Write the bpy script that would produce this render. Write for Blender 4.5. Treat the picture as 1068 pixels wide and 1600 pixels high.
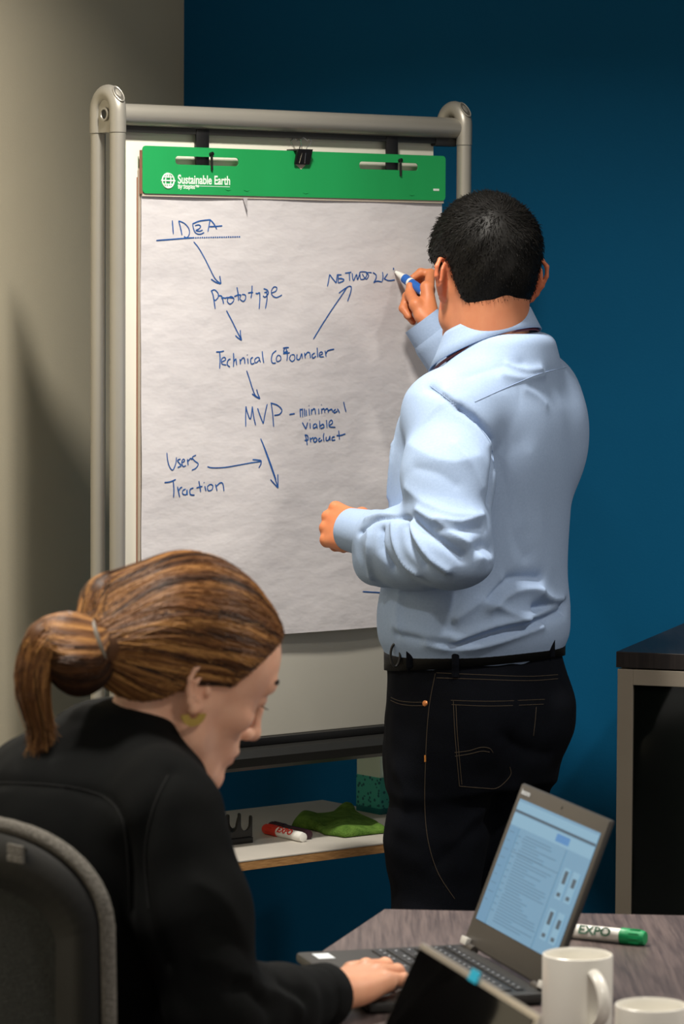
import bpy, bmesh, math, random
import numpy as np
from mathutils import Vector, Matrix, Euler
from mathutils.bvhtree import BVHTree
from mathutils.geometry import tessellate_polygon

for o in list(bpy.data.objects):
    bpy.data.objects.remove(o, do_unlink=True)
SC = bpy.context.scene
COL = SC.collection
PI = math.pi
random.seed(7)
RNG = np.random.default_rng(11)

# ------------------------------------------------------------------ camera
FPX, HOR, ROLL, CAMH = 5460.0, 440.0, 0.005, 1.616
PITCH = math.atan((800 - HOR) / FPX)
cam = bpy.data.cameras.new('camera')
camo = bpy.data.objects.new('camera', cam)
COL.objects.link(camo)
cam.sensor_fit = 'VERTICAL'
cam.sensor_height = 36.0
cam.lens = FPX / 1600 * 36.0
CAMM = Matrix.Translation((0, 0, CAMH)) @ Matrix.Rotation(PI / 2 - PITCH, 4, 'X') @ Matrix.Rotation(ROLL, 4, 'Z')
camo.matrix_world = CAMM
cam.clip_start = 0.05
cam.dof.use_dof = True
cam.dof.focus_distance = 6.05
cam.dof.aperture_fstop = 10.0
SC.camera = camo

# ------------------------------------------------------------------ light
W = bpy.data.worlds.new('room_ambient')
SC.world = W
W.use_nodes = True
bg = W.node_tree.nodes['Background']
bg.inputs[0].default_value = (1.0, 0.95, 0.88, 1)
bg.inputs[1].default_value = 0.31

def area_light(name, loc, target, size, power, color=(1, 0.94, 0.85), spread=180):
    l = bpy.data.lights.new(name, 'AREA')
    l.shape = 'DISK'
    l.size = size
    l.energy = power
    l.color = color
    l.spread = math.radians(spread)
    o = bpy.data.objects.new(name, l)
    COL.objects.link(o)
    o.location = loc
    d = Vector(target) - Vector(loc)
    o.rotation_euler = d.to_track_quat('-Z', 'Y').to_euler()
    return o

CEIL = 2.72
LAMPS = [((-0.09, 5.30), 26), ((1.35, 4.65), 19), ((-0.8, 3.9), 17), ((0.95, 2.4), 14)]  # first inferred from the wall shadow; second and third added to brighten the walls
for (lx, ly), pw in LAMPS:
    area_light('key_and_fill_light', (lx, ly, CEIL - 0.02), (lx, ly, 0), 0.2, pw, spread=140)

SC.view_settings.view_transform = 'Standard'
SC.view_settings.look = 'None'
SC.view_settings.gamma = 1.0
SC.view_settings.use_curve_mapping = False
SC.view_settings.exposure = 0.35

# ------------------------------------------------------------------ helpers
def ray(x, y):
    d = CAMM.to_3x3() @ Vector(((x - 534) / FPX, -(y - 800) / FPX, -1))
    return d

CO = Vector((0, 0, CAMH))

def at(x, y, Y):
    d = ray(x, y)
    return CO + d * (Y / d.y)

def atz(x, y, z):
    d = ray(x, y)
    return CO + d * ((z - CAMH) / d.z)

def plane_hit(x, y, p, n):
    d = ray(x, y)
    return CO + d * ((p - CO).dot(n) / d.dot(n))

def tag(o, label=None, cat=None, group=None, kind=None):
    if label: o['label'] = label
    if cat: o['category'] = cat
    if group: o['group'] = group
    if kind: o['kind'] = kind
    return o

def thing(name, label, cat, loc=(0, 0, 0), group=None):
    o = bpy.data.objects.new(name, None)
    o.empty_display_size = 0.05
    COL.objects.link(o)
    o.location = loc
    return tag(o, label, cat, group)

def attach(o, parent):
    o.parent = parent
    if parent.type == 'EMPTY':
        o.matrix_parent_inverse = Matrix.Translation(-Vector(parent.location))
    return o

def mesh_obj(name, verts, faces, mat=None, parent=None, smooth=True, label=None, col=None):
    me = bpy.data.meshes.new(name)
    if isinstance(verts, np.ndarray) and isinstance(faces, np.ndarray) and len(faces):
        nv, nf, k = len(verts), len(faces), faces.shape[1]
        me.vertices.add(nv)
        me.vertices.foreach_set('co', verts.astype(np.float32).ravel())
        me.loops.add(nf * k)
        me.loops.foreach_set('vertex_index', faces.astype(np.int32).ravel())
        me.polygons.add(nf)
        me.polygons.foreach_set('loop_start', np.arange(0, nf * k, k, dtype=np.int32))
        me.update(calc_edges=True)
        me.validate()
    else:
        me.from_pydata([tuple(v) for v in verts], [], [tuple(f) for f in faces])
        me.update()
    if smooth:
        me.polygons.foreach_set('use_smooth', np.ones(len(me.polygons), dtype=bool))
    if col is not None:
        a = me.color_attributes.new('tint', 'FLOAT_COLOR', 'POINT')
        c = np.ones((len(me.vertices), 4), dtype=np.float32)
        c[:, :3] = col
        a.data.foreach_set('color', c.ravel())
    o = bpy.data.objects.new(name, me)
    COL.objects.link(o)
    if mat: me.materials.append(mat)
    if parent: attach(o, parent)
    if label: o['label'] = label
    return o

class MB:
    """collects simple shapes into one mesh"""
    def __init__(self):
        self.v = []; self.f = []
    def add(self, v, f):
        n = len(self.v)
        self.v += [tuple(p) for p in v]
        self.f += [tuple(i + n for i in q) for q in f]
        return self
    def box(self, c, s, M=None, bev=0.0, seg=2):
        bm = bmesh.new()
        bmesh.ops.create_cube(bm, size=1.0)
        bmesh.ops.scale(bm, vec=s, verts=bm.verts)
        if bev > 0:
            bmesh.ops.bevel(bm, geom=list(bm.edges), offset=bev, segments=seg, affect='EDGES', profile=0.5)
        T = Matrix.Translation(c) if M is None else M @ Matrix.Translation(c)
        bm.transform(T)
        bm.verts.index_update()
        self.add([v.co[:] for v in bm.verts], [[v.index for v in f.verts] for f in bm.faces])
        bm.free()
        return self
    def tube(self, pts, r, seg=12, closed=False, cap=True, squash=None, up=None):
        pts = [Vector(p) for p in pts]
        n = len(pts)
        rs = r if hasattr(r, '__len__') else [r] * n
        rings = []
        prev = None
        for i, p in enumerate(pts):
            if closed:
                t = pts[(i + 1) % n] - pts[i - 1]
            else:
                t = pts[min(i + 1, n - 1)] - pts[max(i - 1, 0)]
            if t.length < 1e-9: t = Vector((0, 0, 1))
            t.normalize()
            if prev is None:
                a = Vector(up) if up is not None else (Vector((0, 0, 1)) if abs(t.z) < 0.9 else Vector((1, 0, 0)))
                x = (a - t * a.dot(t)).normalized()
            else:
                x = (prev - t * prev.dot(t)).normalized()
            prev = x
            y = t.cross(x)
            sx, sy = squash if squash else (1, 1)
            rings.append([p + x * (math.cos(2 * PI * k / seg) * rs[i] * sx) + y * (math.sin(2 * PI * k / seg) * rs[i] * sy) for k in range(seg)])
        V = [q for R in rings for q in R]
        Fc = []
        m = n if closed else n - 1
        for i in range(m):
            j = (i + 1) % n
            for k in range(seg):
                l = (k + 1) % seg
                Fc.append((i * seg + k, j * seg + k, j * seg + l, i * seg + l)[::-1])
        if cap and not closed:
            Fc.append(tuple(range(seg)))
            Fc.append(tuple(range((n - 1) * seg, n * seg))[::-1])
        return self.add(V, Fc)
    def lathe(self, prof, M=None, seg=32):
        M = M or Matrix.Identity(4)
        V = []; Fc = []
        for (r, z) in prof:
            for k in range(seg):
                a = 2 * PI * k / seg
                V.append(M @ Vector((r * math.cos(a), r * math.sin(a), z)))
        for i in range(len(prof) - 1):
            for k in range(seg):
                l = (k + 1) % seg
                Fc.append((i * seg + k, i * seg + l, (i + 1) * seg + l, (i + 1) * seg + k))
        if prof[0][0] > 1e-6: Fc.append(tuple(range(seg))[::-1])
        if prof[-1][0] > 1e-6: Fc.append(tuple(range((len(prof) - 1) * seg, len(prof) * seg)))
        return self.add(V, Fc)
    def prism(self, outer, holes, t0, t1, M):
        """polygon (2d) with holes extruded from t0 to t1 along local z"""
        loops = [outer] + list(holes)
        flat = [p for l in loops for p in l]
        tris = tessellate_polygon([[Vector((p[0], p[1], 0)) for p in l] for l in loops])
        n = len(flat)
        V = [M @ Vector((p[0], p[1], t0)) for p in flat] + [M @ Vector((p[0], p[1], t1)) for p in flat]
        Fc = [tuple(t) for t in tris] + [tuple(i + n for i in t)[::-1] for t in tris]
        s = 0
        for l in loops:
            m = len(l)
            for i in range(m):
                j = (i + 1) % m
                Fc.append((s + i, s + j, n + s + j, n + s + i))
            s += m
        return self.add(V, Fc)
    def build(self, name, mat, parent=None, smooth=True, label=None, fix=True):
        o = mesh_obj(name, self.v, self.f, mat, parent, smooth, label)
        if fix:
            bm = bmesh.new(); bm.from_mesh(o.data)
            bmesh.ops.recalc_face_normals(bm, faces=bm.faces)
            bm.to_mesh(o.data); bm.free()
        if smooth:
            o.data.set_sharp_from_angle(angle=math.radians(40))
        return o

# ------------------------------------------------------------------ materials
def s2l(c):
    return tuple((x / 12.92 if x <= 0.04045 else ((x + 0.055) / 1.055) ** 2.4) for x in c)

def rgb(r, g, b):
    return s2l((r / 255, g / 255, b / 255))

def material(name, color, rough=0.5, metal=0.0, var=None, var_scale=8.0, bump=0.0, bump_scale=200.0, bump_dist=0.001,
             spec=0.5, sss=0.0, attr=False, coat=0.0, stretch=None, detail=6.0, sheen=0.0, transmission=0.0, alpha=1.0):
    m = bpy.data.materials.new(name)
    m.use_nodes = True
    nt = m.node_tree
    b = nt.nodes['Principled BSDF']
    b.inputs['Roughness'].default_value = rough
    b.inputs['Metallic'].default_value = metal
    b.inputs['Specular IOR Level'].default_value = spec
    b.inputs['Coat Weight'].default_value = coat
    b.inputs['Coat Roughness'].default_value = 0.08
    b.inputs['Sheen Weight'].default_value = sheen
    b.inputs['Transmission Weight'].default_value = transmission
    b.inputs['Alpha'].default_value = alpha
    if sss:
        b.inputs['Subsurface Weight'].default_value = sss
        b.inputs['Subsurface Radius'].default_value = (0.012, 0.005, 0.003)
        b.inputs['Subsurface Scale'].default_value = 1.0
    tc = nt.nodes.new('ShaderNodeTexCoord')
    mp = nt.nodes.new('ShaderNodeMapping')
    nt.links.new(tc.outputs['Object'], mp.inputs[0])
    if stretch: mp.inputs['Scale'].default_value = stretch
    base = None
    if attr:
        at_ = nt.nodes.new('ShaderNodeAttribute')
        at_.attribute_name = 'tint'
        base = at_.outputs['Color']
    if var:
        nz = nt.nodes.new('ShaderNodeTexNoise')
        nz.inputs['Scale'].default_value = var_scale
        nz.inputs['Detail'].default_value = detail
        nt.links.new(mp.outputs[0], nz.inputs['Vector'])
        rp = nt.nodes.new('ShaderNodeMapRange')
        rp.inputs['From Min'].default_value = 0.3
        rp.inputs['From Max'].default_value = 0.7
        nt.links.new(nz.outputs['Fac'], rp.inputs['Value'])
        mx = nt.nodes.new('ShaderNodeMix')
        mx.data_type = 'RGBA'
        nt.links.new(rp.outputs[0], mx.inputs['Factor'])
        if base is None:
            mx.inputs['A'].default_value = (*color, 1)
            mx.inputs['B'].default_value = (*var, 1)
            base = mx.outputs['Result']
        else:
            mx.inputs['A'].default_value = (1, 1, 1, 1)
            mx.inputs['B'].default_value = (*var, 1)
            ml = nt.nodes.new('ShaderNodeMix'); ml.data_type = 'RGBA'; ml.blend_type = 'MULTIPLY'
            ml.inputs['Factor'].default_value = 1.0
            nt.links.new(base, ml.inputs['A'])
            nt.links.new(mx.outputs['Result'], ml.inputs['B'])
            base = ml.outputs['Result']
    if base is not None:
        nt.links.new(base, b.inputs['Base Color'])
    else:
        b.inputs['Base Color'].default_value = (*color, 1)
    if bump:
        bn = nt.nodes.new('ShaderNodeTexNoise')
        bn.inputs['Scale'].default_value = bump_scale
        bn.inputs['Detail'].default_value = 3.0
        nt.links.new(mp.outputs[0], bn.inputs['Vector'])
        bu = nt.nodes.new('ShaderNodeBump')
        bu.inputs['Strength'].default_value = bump
        bu.inputs['Distance'].default_value = bump_dist
        nt.links.new(bn.outputs['Fac'], bu.inputs['Height'])
        nt.links.new(bu.outputs[0], b.inputs['Normal'])
    return m

def emission(name, color, strength=1.0):
    m = bpy.data.materials.new(name)
    m.use_nodes = True
    nt = m.node_tree
    b = nt.nodes['Principled BSDF']
    b.inputs['Base Color'].default_value = (0.01, 0.01, 0.01, 1)
    b.inputs['Roughness'].default_value = 0.25
    b.inputs['Emission Color'].default_value = (*color, 1)
    b.inputs['Emission Strength'].default_value = strength
    return m

M = {}
M['blue'] = material('blue_wall_paint', rgb(0, 90, 134), 0.7, var=rgb(0, 85, 127), var_scale=1.5, bump=0.25, bump_scale=260, bump_dist=0.0008, spec=0.15)
M['beige'] = material('beige_wall_paint', rgb(205, 196, 172), 0.7, var=rgb(200, 190, 166), var_scale=2.0, bump=0.3, bump_scale=220, bump_dist=0.0008)
M['carpet'] = material('dark_carpet', rgb(38, 42, 46), 0.95, var=rgb(24, 27, 30), var_scale=180, bump=0.8, bump_scale=400, bump_dist=0.004)
M['ceiling'] = material('ceiling_paint', rgb(225, 222, 214), 0.9, bump=0.3, bump_scale=120)
M['alu'] = material('satin_aluminium', rgb(176, 172, 162), 0.42, 0.55, var=rgb(166, 162, 152), var_scale=3, bump=0.05, bump_scale=600)
M['alu_dark'] = material('dark_grey_metal', rgb(60, 60, 58), 0.38, 0.6)
M['black_plastic'] = material('black_plastic', rgb(17, 17, 18), 0.42)
M['black_matte'] = material('black_matte', rgb(12, 12, 12), 0.8)
M['board_white'] = material('whiteboard_enamel', rgb(226, 222, 208), 0.22, var=rgb(220, 216, 202), var_scale=6)
M['cream_edge'] = material('cream_frame', rgb(216, 210, 194), 0.5)
M['chrome'] = material('chrome', rgb(210, 210, 208), 0.18, 1.0)
M['paper'] = material('flip_paper', rgb(214, 210, 211), 0.75, var=rgb(206, 202, 204), var_scale=14, bump=0.28, bump_scale=16, bump_dist=0.010, stretch=(1, 1, 1.8))
M['paper_edge'] = material('paper_edge', rgb(190, 178, 162), 0.85)
M['green_card'] = material('green_cardboard', rgb(22, 158, 84), 0.6, var=rgb(18, 148, 76), var_scale=9, bump=0.2, bump_scale=90, bump_dist=0.001, stretch=(1, 1, 0.1))
M['card_brown'] = material('cardboard_edge', rgb(150, 104, 84), 0.85)
M['print_white'] = material('white_print', rgb(226, 238, 226), 0.6)
M['ink'] = material('blue_marker_ink', rgb(22, 70, 138), 0.6, var=rgb(38, 96, 168), var_scale=60)
M['shelf_top'] = material('grey_laminate', rgb(196, 190, 180), 0.5, var=rgb(188, 182, 172), var_scale=10)
M['ply'] = material('plywood_edge', rgb(196, 150, 96), 0.7, var=rgb(150, 104, 58), var_scale=60, stretch=(1, 1, 12))

# ------------------------------------------------------------------ implicit surfaces for bodies and cloth
class Vol:
    def __init__(s, lo, hi, h):
        s.lo = np.array(lo, float); s.h = h
        n = np.ceil((np.array(hi, float) - s.lo) / h).astype(int) + 1
        s.ax = [(s.lo[i] + h * np.arange(n[i])).astype(np.float32) for i in range(3)]
        s.d = np.full(n, 1.0, np.float32)
    def twin(s):
        o = Vol.__new__(Vol); o.lo = s.lo; o.h = s.h; o.ax = s.ax; o.d = np.full(s.d.shape, 1.0, np.float32)
        return o
    def _sub(s, lo, hi):
        sl = []
        for i in range(3):
            a = max(0, int(np.floor((lo[i] - s.lo[i]) / s.h)))
            b = min(len(s.ax[i]), int(np.ceil((hi[i] - s.lo[i]) / s.h)) + 1)
            if b <= a: return None
            sl.append(slice(a, b))
        sl = tuple(sl)
        return sl, s.ax[0][sl[0]][:, None, None], s.ax[1][sl[1]][None, :, None], s.ax[2][sl[2]][None, None, :]
    def op(s, fn, lo, hi, k=0.0, mode='u'):
        pad = k + 3 * s.h
        r = s._sub(np.array(lo) - pad, np.array(hi) + pad)
        if r is None: return s
        sl, X, Y, Z_ = r
        v = fn(X, Y, Z_).astype(np.float32)
        d = s.d[sl]
        if mode == 'u':
            if k > 0:
                hh = np.maximum(k - np.abs(d - v), 0) / k
                s.d[sl] = np.minimum(d, v) - hh * hh * k * 0.25
            else: s.d[sl] = np.minimum(d, v)
        else:
            v = -v
            if k > 0:
                hh = np.maximum(k - np.abs(d - v), 0) / k
                s.d[sl] = np.maximum(d, v) + hh * hh * k * 0.25
            else: s.d[sl] = np.maximum(d, v)
        return s
    def cone(s, a, b, ra, rb, k=0.0, mode='u'):
        a = np.array(a, float); b = np.array(b, float); ba = b - a; L = max(ba @ ba, 1e-12)
        def fn(X, Y, Z_):
            px, py, pz = X - a[0], Y - a[1], Z_ - a[2]
            t = np.clip((px * ba[0] + py * ba[1] + pz * ba[2]) / L, 0, 1)
            return np.sqrt((px - t * ba[0]) ** 2 + (py - t * ba[1]) ** 2 + (pz - t * ba[2]) ** 2) - (ra + (rb - ra) * t)
        R = max(ra, rb)
        return s.op(fn, np.minimum(a, b) - R, np.maximum(a, b) + R, k, mode)
    def chain(s, pts, rs, k=0.0, mode='u'):
        for i in range(len(pts) - 1): s.cone(pts[i], pts[i + 1], rs[i], rs[i + 1], k, mode)
        return s
    def ell(s, c, r, k=0.0, mode='u', R=None):
        c = np.array(c, float); r = np.array(r, float)
        R = np.eye(3) if R is None else np.array(R)
        m = max(r)
        def fn(X, Y, Z_):
            px, py, pz = X - c[0], Y - c[1], Z_ - c[2]
            q = [R[0, i] * px + R[1, i] * py + R[2, i] * pz for i in range(3)]
            k0 = np.sqrt((q[0] / r[0]) ** 2 + (q[1] / r[1]) ** 2 + (q[2] / r[2]) ** 2)
            k1 = np.sqrt((q[0] / r[0] ** 2) ** 2 + (q[1] / r[1] ** 2) ** 2 + (q[2] / r[2] ** 2) ** 2) + 1e-9
            return k0 * (k0 - 1) / k1
        return s.op(fn, c - m, c + m, k, mode)
    def loft(s, zs, cx, cy, yaw, a, b, k=0.0, n=2.3, ends=0.02):
        zs = np.array(zs, float)
        def it(v, z):
            v = np.array(v, float) * np.ones(len(zs))
            # smooth (Catmull-Rom) interpolation through the sections
            m = np.gradient(v, zs)
            i = np.clip(np.searchsorted(zs, z) - 1, 0, len(zs) - 2)
            h = zs[i + 1] - zs[i]; t = np.clip((z - zs[i]) / h, 0, 1)
            return (2 * t ** 3 - 3 * t ** 2 + 1) * v[i] + (t ** 3 - 2 * t ** 2 + t) * h * m[i] + (-2 * t ** 3 + 3 * t ** 2) * v[i + 1] + (t ** 3 - t ** 2) * h * m[i + 1]
        def fn(X, Y, Z_):
            z = Z_.ravel()
            C1 = it(cx, z)[None, None, :]; C2 = it(cy, z)[None, None, :]; W_ = it(yaw, z)[None, None, :]
            A_ = it(a, z)[None, None, :]; B_ = it(b, z)[None, None, :]
            px, py = X - C1, Y - C2
            u = px * np.cos(W_) + py * np.sin(W_); v = -px * np.sin(W_) + py * np.cos(W_)
            g = (np.abs(u / A_) ** n + np.abs(v / B_) ** n) ** (1 / n)
            d = (g - 1) * np.minimum(A_, B_)
            e = np.maximum(zs[0] - Z_, Z_ - zs[-1])
            hh = np.maximum(ends - np.abs(d - e), 0) / ends
            return np.maximum(d, e) + hh * hh * ends * 0.25
        m = max(max(np.atleast_1d(a)), max(np.atleast_1d(b)))
        lo = (min(np.atleast_1d(cx)) - m, min(np.atleast_1d(cy)) - m, zs[0]); hi = (max(np.atleast_1d(cx)) + m, max(np.atleast_1d(cy)) + m, zs[-1])
        return s.op(fn, lo, hi, k)
    def mesh(s, smooth=1):
        d = s.d; h = s.h
        neg = d < 0
        nx, ny, nz = d.shape
        cnt = np.zeros((nx - 1, ny - 1, nz - 1), np.int8)
        for i in (0, 1):
            for j in (0, 1):
                for k in (0, 1):
                    cnt += neg[i:nx - 1 + i, j:ny - 1 + j, k:nz - 1 + k]
        mask = (cnt > 0) & (cnt < 8)
        idx = np.argwhere(mask)
        vid = np.full(mask.shape, -1, np.int64); vid[mask] = np.arange(len(idx))
        cor = {}
        for i in (0, 1):
            for j in (0, 1):
                for k in (0, 1):
                    cor[i, j, k] = d[idx[:, 0] + i, idx[:, 1] + j, idx[:, 2] + k].astype(np.float64)
        acc = np.zeros((len(idx), 3)); num = np.zeros(len(idx))
        for ax in range(3):
            for p in (0, 1):
                for q in (0, 1):
                    c0 = [p, q]; c0.insert(ax, 0); c1 = [p, q]; c1.insert(ax, 1)
                    v0, v1 = cor[tuple(c0)], cor[tuple(c1)]
                    m = (v0 < 0) != (v1 < 0)
                    t = np.where(m, v0 / np.where(m, v0 - v1, 1), 0)
                    pos = np.tile(np.array(c0, float), (len(idx), 1)); pos[:, ax] = t
                    acc += pos * m[:, None]; num += m
        V = s.lo + h * (idx + acc / num[:, None])
        F = []
        for ax in range(3):
            o1, o2 = [a for a in range(3) if a != ax]
            n0 = [slice(None)] * 3; n1 = [slice(None)] * 3
            n0[ax] = slice(0, -1); n1[ax] = slice(1, None)
            ch = neg[tuple(n0)] != neg[tuple(n1)]
            e = np.argwhere(ch)
            ok = (e[:, o1] > 0) & (e[:, o2] > 0) & (e[:, o1] < d.shape[o1] - 1) & (e[:, o2] < d.shape[o2] - 1)
            e = e[ok]
            fl = neg[tuple(n0)][e[:, 0], e[:, 1], e[:, 2]]
            def cell(a, b):
                c = e.copy(); c[:, o1] -= a; c[:, o2] -= b
                return vid[c[:, 0], c[:, 1], c[:, 2]]
            q = np.stack([cell(1, 1), cell(0, 1), cell(0, 0), cell(1, 0)], 1)
            if ax == 1: fl = ~fl
            q[~fl] = q[~fl][:, ::-1]
            F.append(q)
        F = np.concatenate(F)
        F = F[(F >= 0).all(1)]
        for _ in range(smooth): V = relax(V, F)
        return V, F

def relax(V, F, w=0.5):
    acc = np.zeros_like(V); num = np.zeros(len(V))
    for i in range(4):
        a, b = F[:, i], F[:, (i + 1) % 4]
        for c in range(3):
            acc[:, c] += np.bincount(a, V[b, c], len(V)) + np.bincount(b, V[a, c], len(V))
        num += np.bincount(a, minlength=len(V)) + np.bincount(b, minlength=len(V))
    return V * (1 - w) + w * acc / np.maximum(num, 1)[:, None]

def vnormals(V, F):
    n = np.cross(V[F[:, 2]] - V[F[:, 0]], V[F[:, 3]] - V[F[:, 1]])
    N_ = np.zeros_like(V)
    for i in range(4):
        for c in range(3): N_[:, c] += np.bincount(F[:, i], n[:, c], len(V))
    return N_ / (np.linalg.norm(N_, axis=1)[:, None] + 1e-12)

def bvh(V, F):
    return BVHTree.FromPolygons([tuple(v) for v in V], [tuple(int(i) for i in f) for f in F])

def cast(tree, x, y):
    d = ray(x, y).normalized()
    h = tree.ray_cast(CO, d)
    return (h[0], h[1]) if h[0] is not None else (None, None)

def seg_dist(V, pts):
    P = np.array(pts, float)
    best = np.full(len(V), 1e9)
    for i in range(len(P) - 1):
        a, b = P[i], P[i + 1]; ba = b - a
        t = np.clip(((V - a) @ ba) / (ba @ ba + 1e-12), 0, 1)
        best = np.minimum(best, np.linalg.norm(V - a - t[:, None] * ba, axis=1))
    return best

def smooth_line(pts, n=6):
    pts = [Vector(p) for p in pts]
    out = []
    for i in range(len(pts) - 1):
        p0 = pts[max(i - 1, 0)]; p1 = pts[i]; p2 = pts[i + 1]; p3 = pts[min(i + 2, len(pts) - 1)]
        for k in range(n):
            t = k / n
            out.append(0.5 * ((2 * p1) + (p2 - p0) * t + (2 * p0 - 5 * p1 + 4 * p2 - p3) * t * t + (3 * p1 - p0 - 3 * p2 + p3) * t ** 3))
    out.append(pts[-1])
    return out

def on_surface(tree, px, n=6, lift=0.0):
    """photo-traced seam carried onto the cloth surface"""
    q = smooth_line([(x, y, 0) for x, y in px], n)
    r = []
    for p in q:
        h, nn = cast(tree, p.x, p.y)
        if h is not None: r.append(h + nn * lift)
    return r

def apply_folds(V, F, tree, folds):
    Nn = vnormals(V, F)
    D = np.zeros(len(V))
    for (px, wd, amp) in folds:
        pts = on_surface(tree, px, 3)
        if len(pts) < 2: continue
        ok = [pts[0]]
        for p in pts[1:]:
            if (p - ok[-1]).length < 0.12: ok.append(p)
        if len(ok) < 2: continue
        ds = seg_dist(V, [tuple(p) for p in ok])
        D += amp * np.exp(-(ds / wd) ** 1.35)
    return V + Nn * D[:, None]

def wav(V, seed, f, n=7):
    r = np.random.default_rng(seed)
    out = np.zeros(len(V))
    for i in range(n):
        k = r.normal(size=3); k = k / np.linalg.norm(k) * f * r.uniform(0.6, 1.6)
        out += np.sin(V @ k + r.uniform(0, 6.28))
    return out / n ** 0.5

def xf(Mx, V):
    A = np.array(Mx)
    return V @ A[:3, :3].T + A[:3, 3]

def frame(o, x, zhint):
    x = Vector(x).normalized(); z = Vector(zhint); z = (z - x * z.dot(x)).normalized(); y = z.cross(x)
    return Matrix(((x.x, y.x, z.x, o[0]), (x.y, y.y, z.y, o[1]), (x.z, y.z, z.z, o[2]), (0, 0, 0, 1)))

def head_vol(sex, neck_to, neck_r, h=0.0022, flare=0.52, esc=0.95):
    """local axes: x forward, y left, z up; origin midway between the ear canals"""
    lo = np.minimum((-0.125, -0.10, -0.15), np.array(neck_to) - neck_r - 0.02); hi = np.maximum((0.145, 0.10, 0.145), np.array(neck_to) + neck_r + 0.02)
    v = Vol(lo, hi, h)
    f = sex == 'f'
    v.ell((-0.008, 0, 0.045), (0.098, 0.076, 0.086))
    v.ell((0.044, 0, 0.046), (0.056, 0.064, 0.062), 0.03)
    v.ell((0.040, 0, -0.025), (0.050, 0.054 if f else 0.060, 0.070), 0.03)
    j = 0.9 if f else 1.0
    for s in (1, -1):
        v.chain([(0.002, 0.056 * s * j, -0.020), (0.012, 0.052 * s * j, -0.062), (0.055, 0.030 * s * j, -0.092), (0.080, 0.010 * s, -0.100)], [0.018, 0.018 if f else 0.016, 0.017, 0.016], 0.022)
        v.ell((0.062 if f else 0.066, 0.039 * s, -0.014), (0.023, 0.020, 0.018), 0.018)
        v.cone((0.084, 0.044 * s, 0.037), (0.099, 0.012 * s, 0.038), 0.010, 0.010, 0.012)
    v.ell((0.078, 0, -0.058), (0.027, 0.032, 0.030), 0.02)
    v.ell((0.084, 0, -0.098), (0.019, 0.019, 0.017), 0.018)
    for s in (1, -1):
        v.ell((0.104, 0.031 * s, 0.014), (0.013, 0.017, 0.013), 0.014, 's')
        v.ell((0.083, 0.031 * s, 0.017), (0.0135, 0.0165, 0.0125), 0.003)
    nt = 0.125 if f else 0.124
    v.chain([(0.097, 0, 0.032), (0.106, 0, 0.006), (nt - 0.008, 0, -0.024)], [0.0085, 0.0082, 0.0100], 0.010)
    v.ell((nt - 0.009, 0, -0.026), (0.012, 0.0105, 0.0095), 0.006)
    for s in (1, -1):
        v.ell((0.104, 0.0115 * s, -0.030), (0.0105, 0.0075, 0.0085), 0.005)
        v.ell((0.1065, 0.007 * s, -0.0375), (0.005, 0.0035, 0.0035), 0.003, 's')
    v.ell((0.0985, 0, -0.0555), (0.0085, 0.0215, 0.0058), 0.006)
    v.ell((0.0965, 0, -0.0690), (0.0090, 0.0190, 0.0068), 0.006)
    v.ell((0.1070, 0, -0.0620), (0.0080, 0.0250, 0.0011), 0.0015, 's')
    v.ell((0.1040, 0, -0.0800), (0.0080, 0.0180, 0.0050), 0.008, 's')
    # neck
    nb = np.array(neck_to, float)
    v.cone((-0.034 if f else -0.022, 0, -0.02), nb, neck_r * 0.96, neck_r, 0.012 if f else 0.03)
    if not f:
        v.cone((-0.055, 0, -0.02), nb + np.array((-0.022, 0, 0)), neck_r * 0.75, neck_r * 0.8, 0.03)
    # ears
    for s in (1, -1):
        e0 = np.array((-0.014, (0.0705 if f else 0.0735) * s, 0.000))
        e1 = np.array((-math.cos(flare), math.sin(flare) * s, 0)); e2 = np.array((-0.22, 0.10 * s, 0.97)); e2 /= np.linalg.norm(e2)
        e1 = e1 - e2 * (e1 @ e2); e1 /= np.linalg.norm(e1)
        e3 = np.cross(e1, e2) * (-s if np.cross(e1, e2)[1] * s < 0 else 1); e3 = e3 if e3[1] * s > 0 else -e3
        def P(a, b, c=0.0): return e0 + esc * (e1 * a + e2 * b + e3 * c)
        R3 = np.stack([e1, e2, e3], 1)
        v.ell(P(0.005, 0.003, -0.002), (0.0165, 0.026, 0.0045), 0.006, R=R3)
        v.chain([P(-0.004, 0.003, 0.001), P(-0.008, 0.016, 0.001), P(-0.002, 0.028, 0.002), P(0.009, 0.0315, 0.003), P(0.019, 0.024, 0.004), P(0.0215, 0.010, 0.004), P(0.018, -0.006, 0.003), P(0.011, -0.019, 0.002)],
                [0.003, 0.0034, 0.0036, 0.0036, 0.0036, 0.0034, 0.0032, 0.004], 0.0025)
        v.chain([P(0.011, -0.019, 0.002), P(0.003, -0.0275, 0.001), P(-0.004, -0.024, 0.0)], [0.0045, 0.0068, 0.0058], 0.004)
        v.chain([P(0.003, 0.020, 0.002), P(0.0115, 0.008, 0.003), P(0.008, -0.010, 0.003), P(0.0, -0.015, 0.002)], [0.0026, 0.003, 0.003, 0.003], 0.003)
        v.ell(P(0.001, -0.001, 0.006), (0.0085, 0.0115, 0.0062), 0.003, 's', R=R3)
        v.ell(P(-0.0085, -0.003, 0.004), (0.0045, 0.006, 0.004), 0.004, R=R3)
    return v

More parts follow.
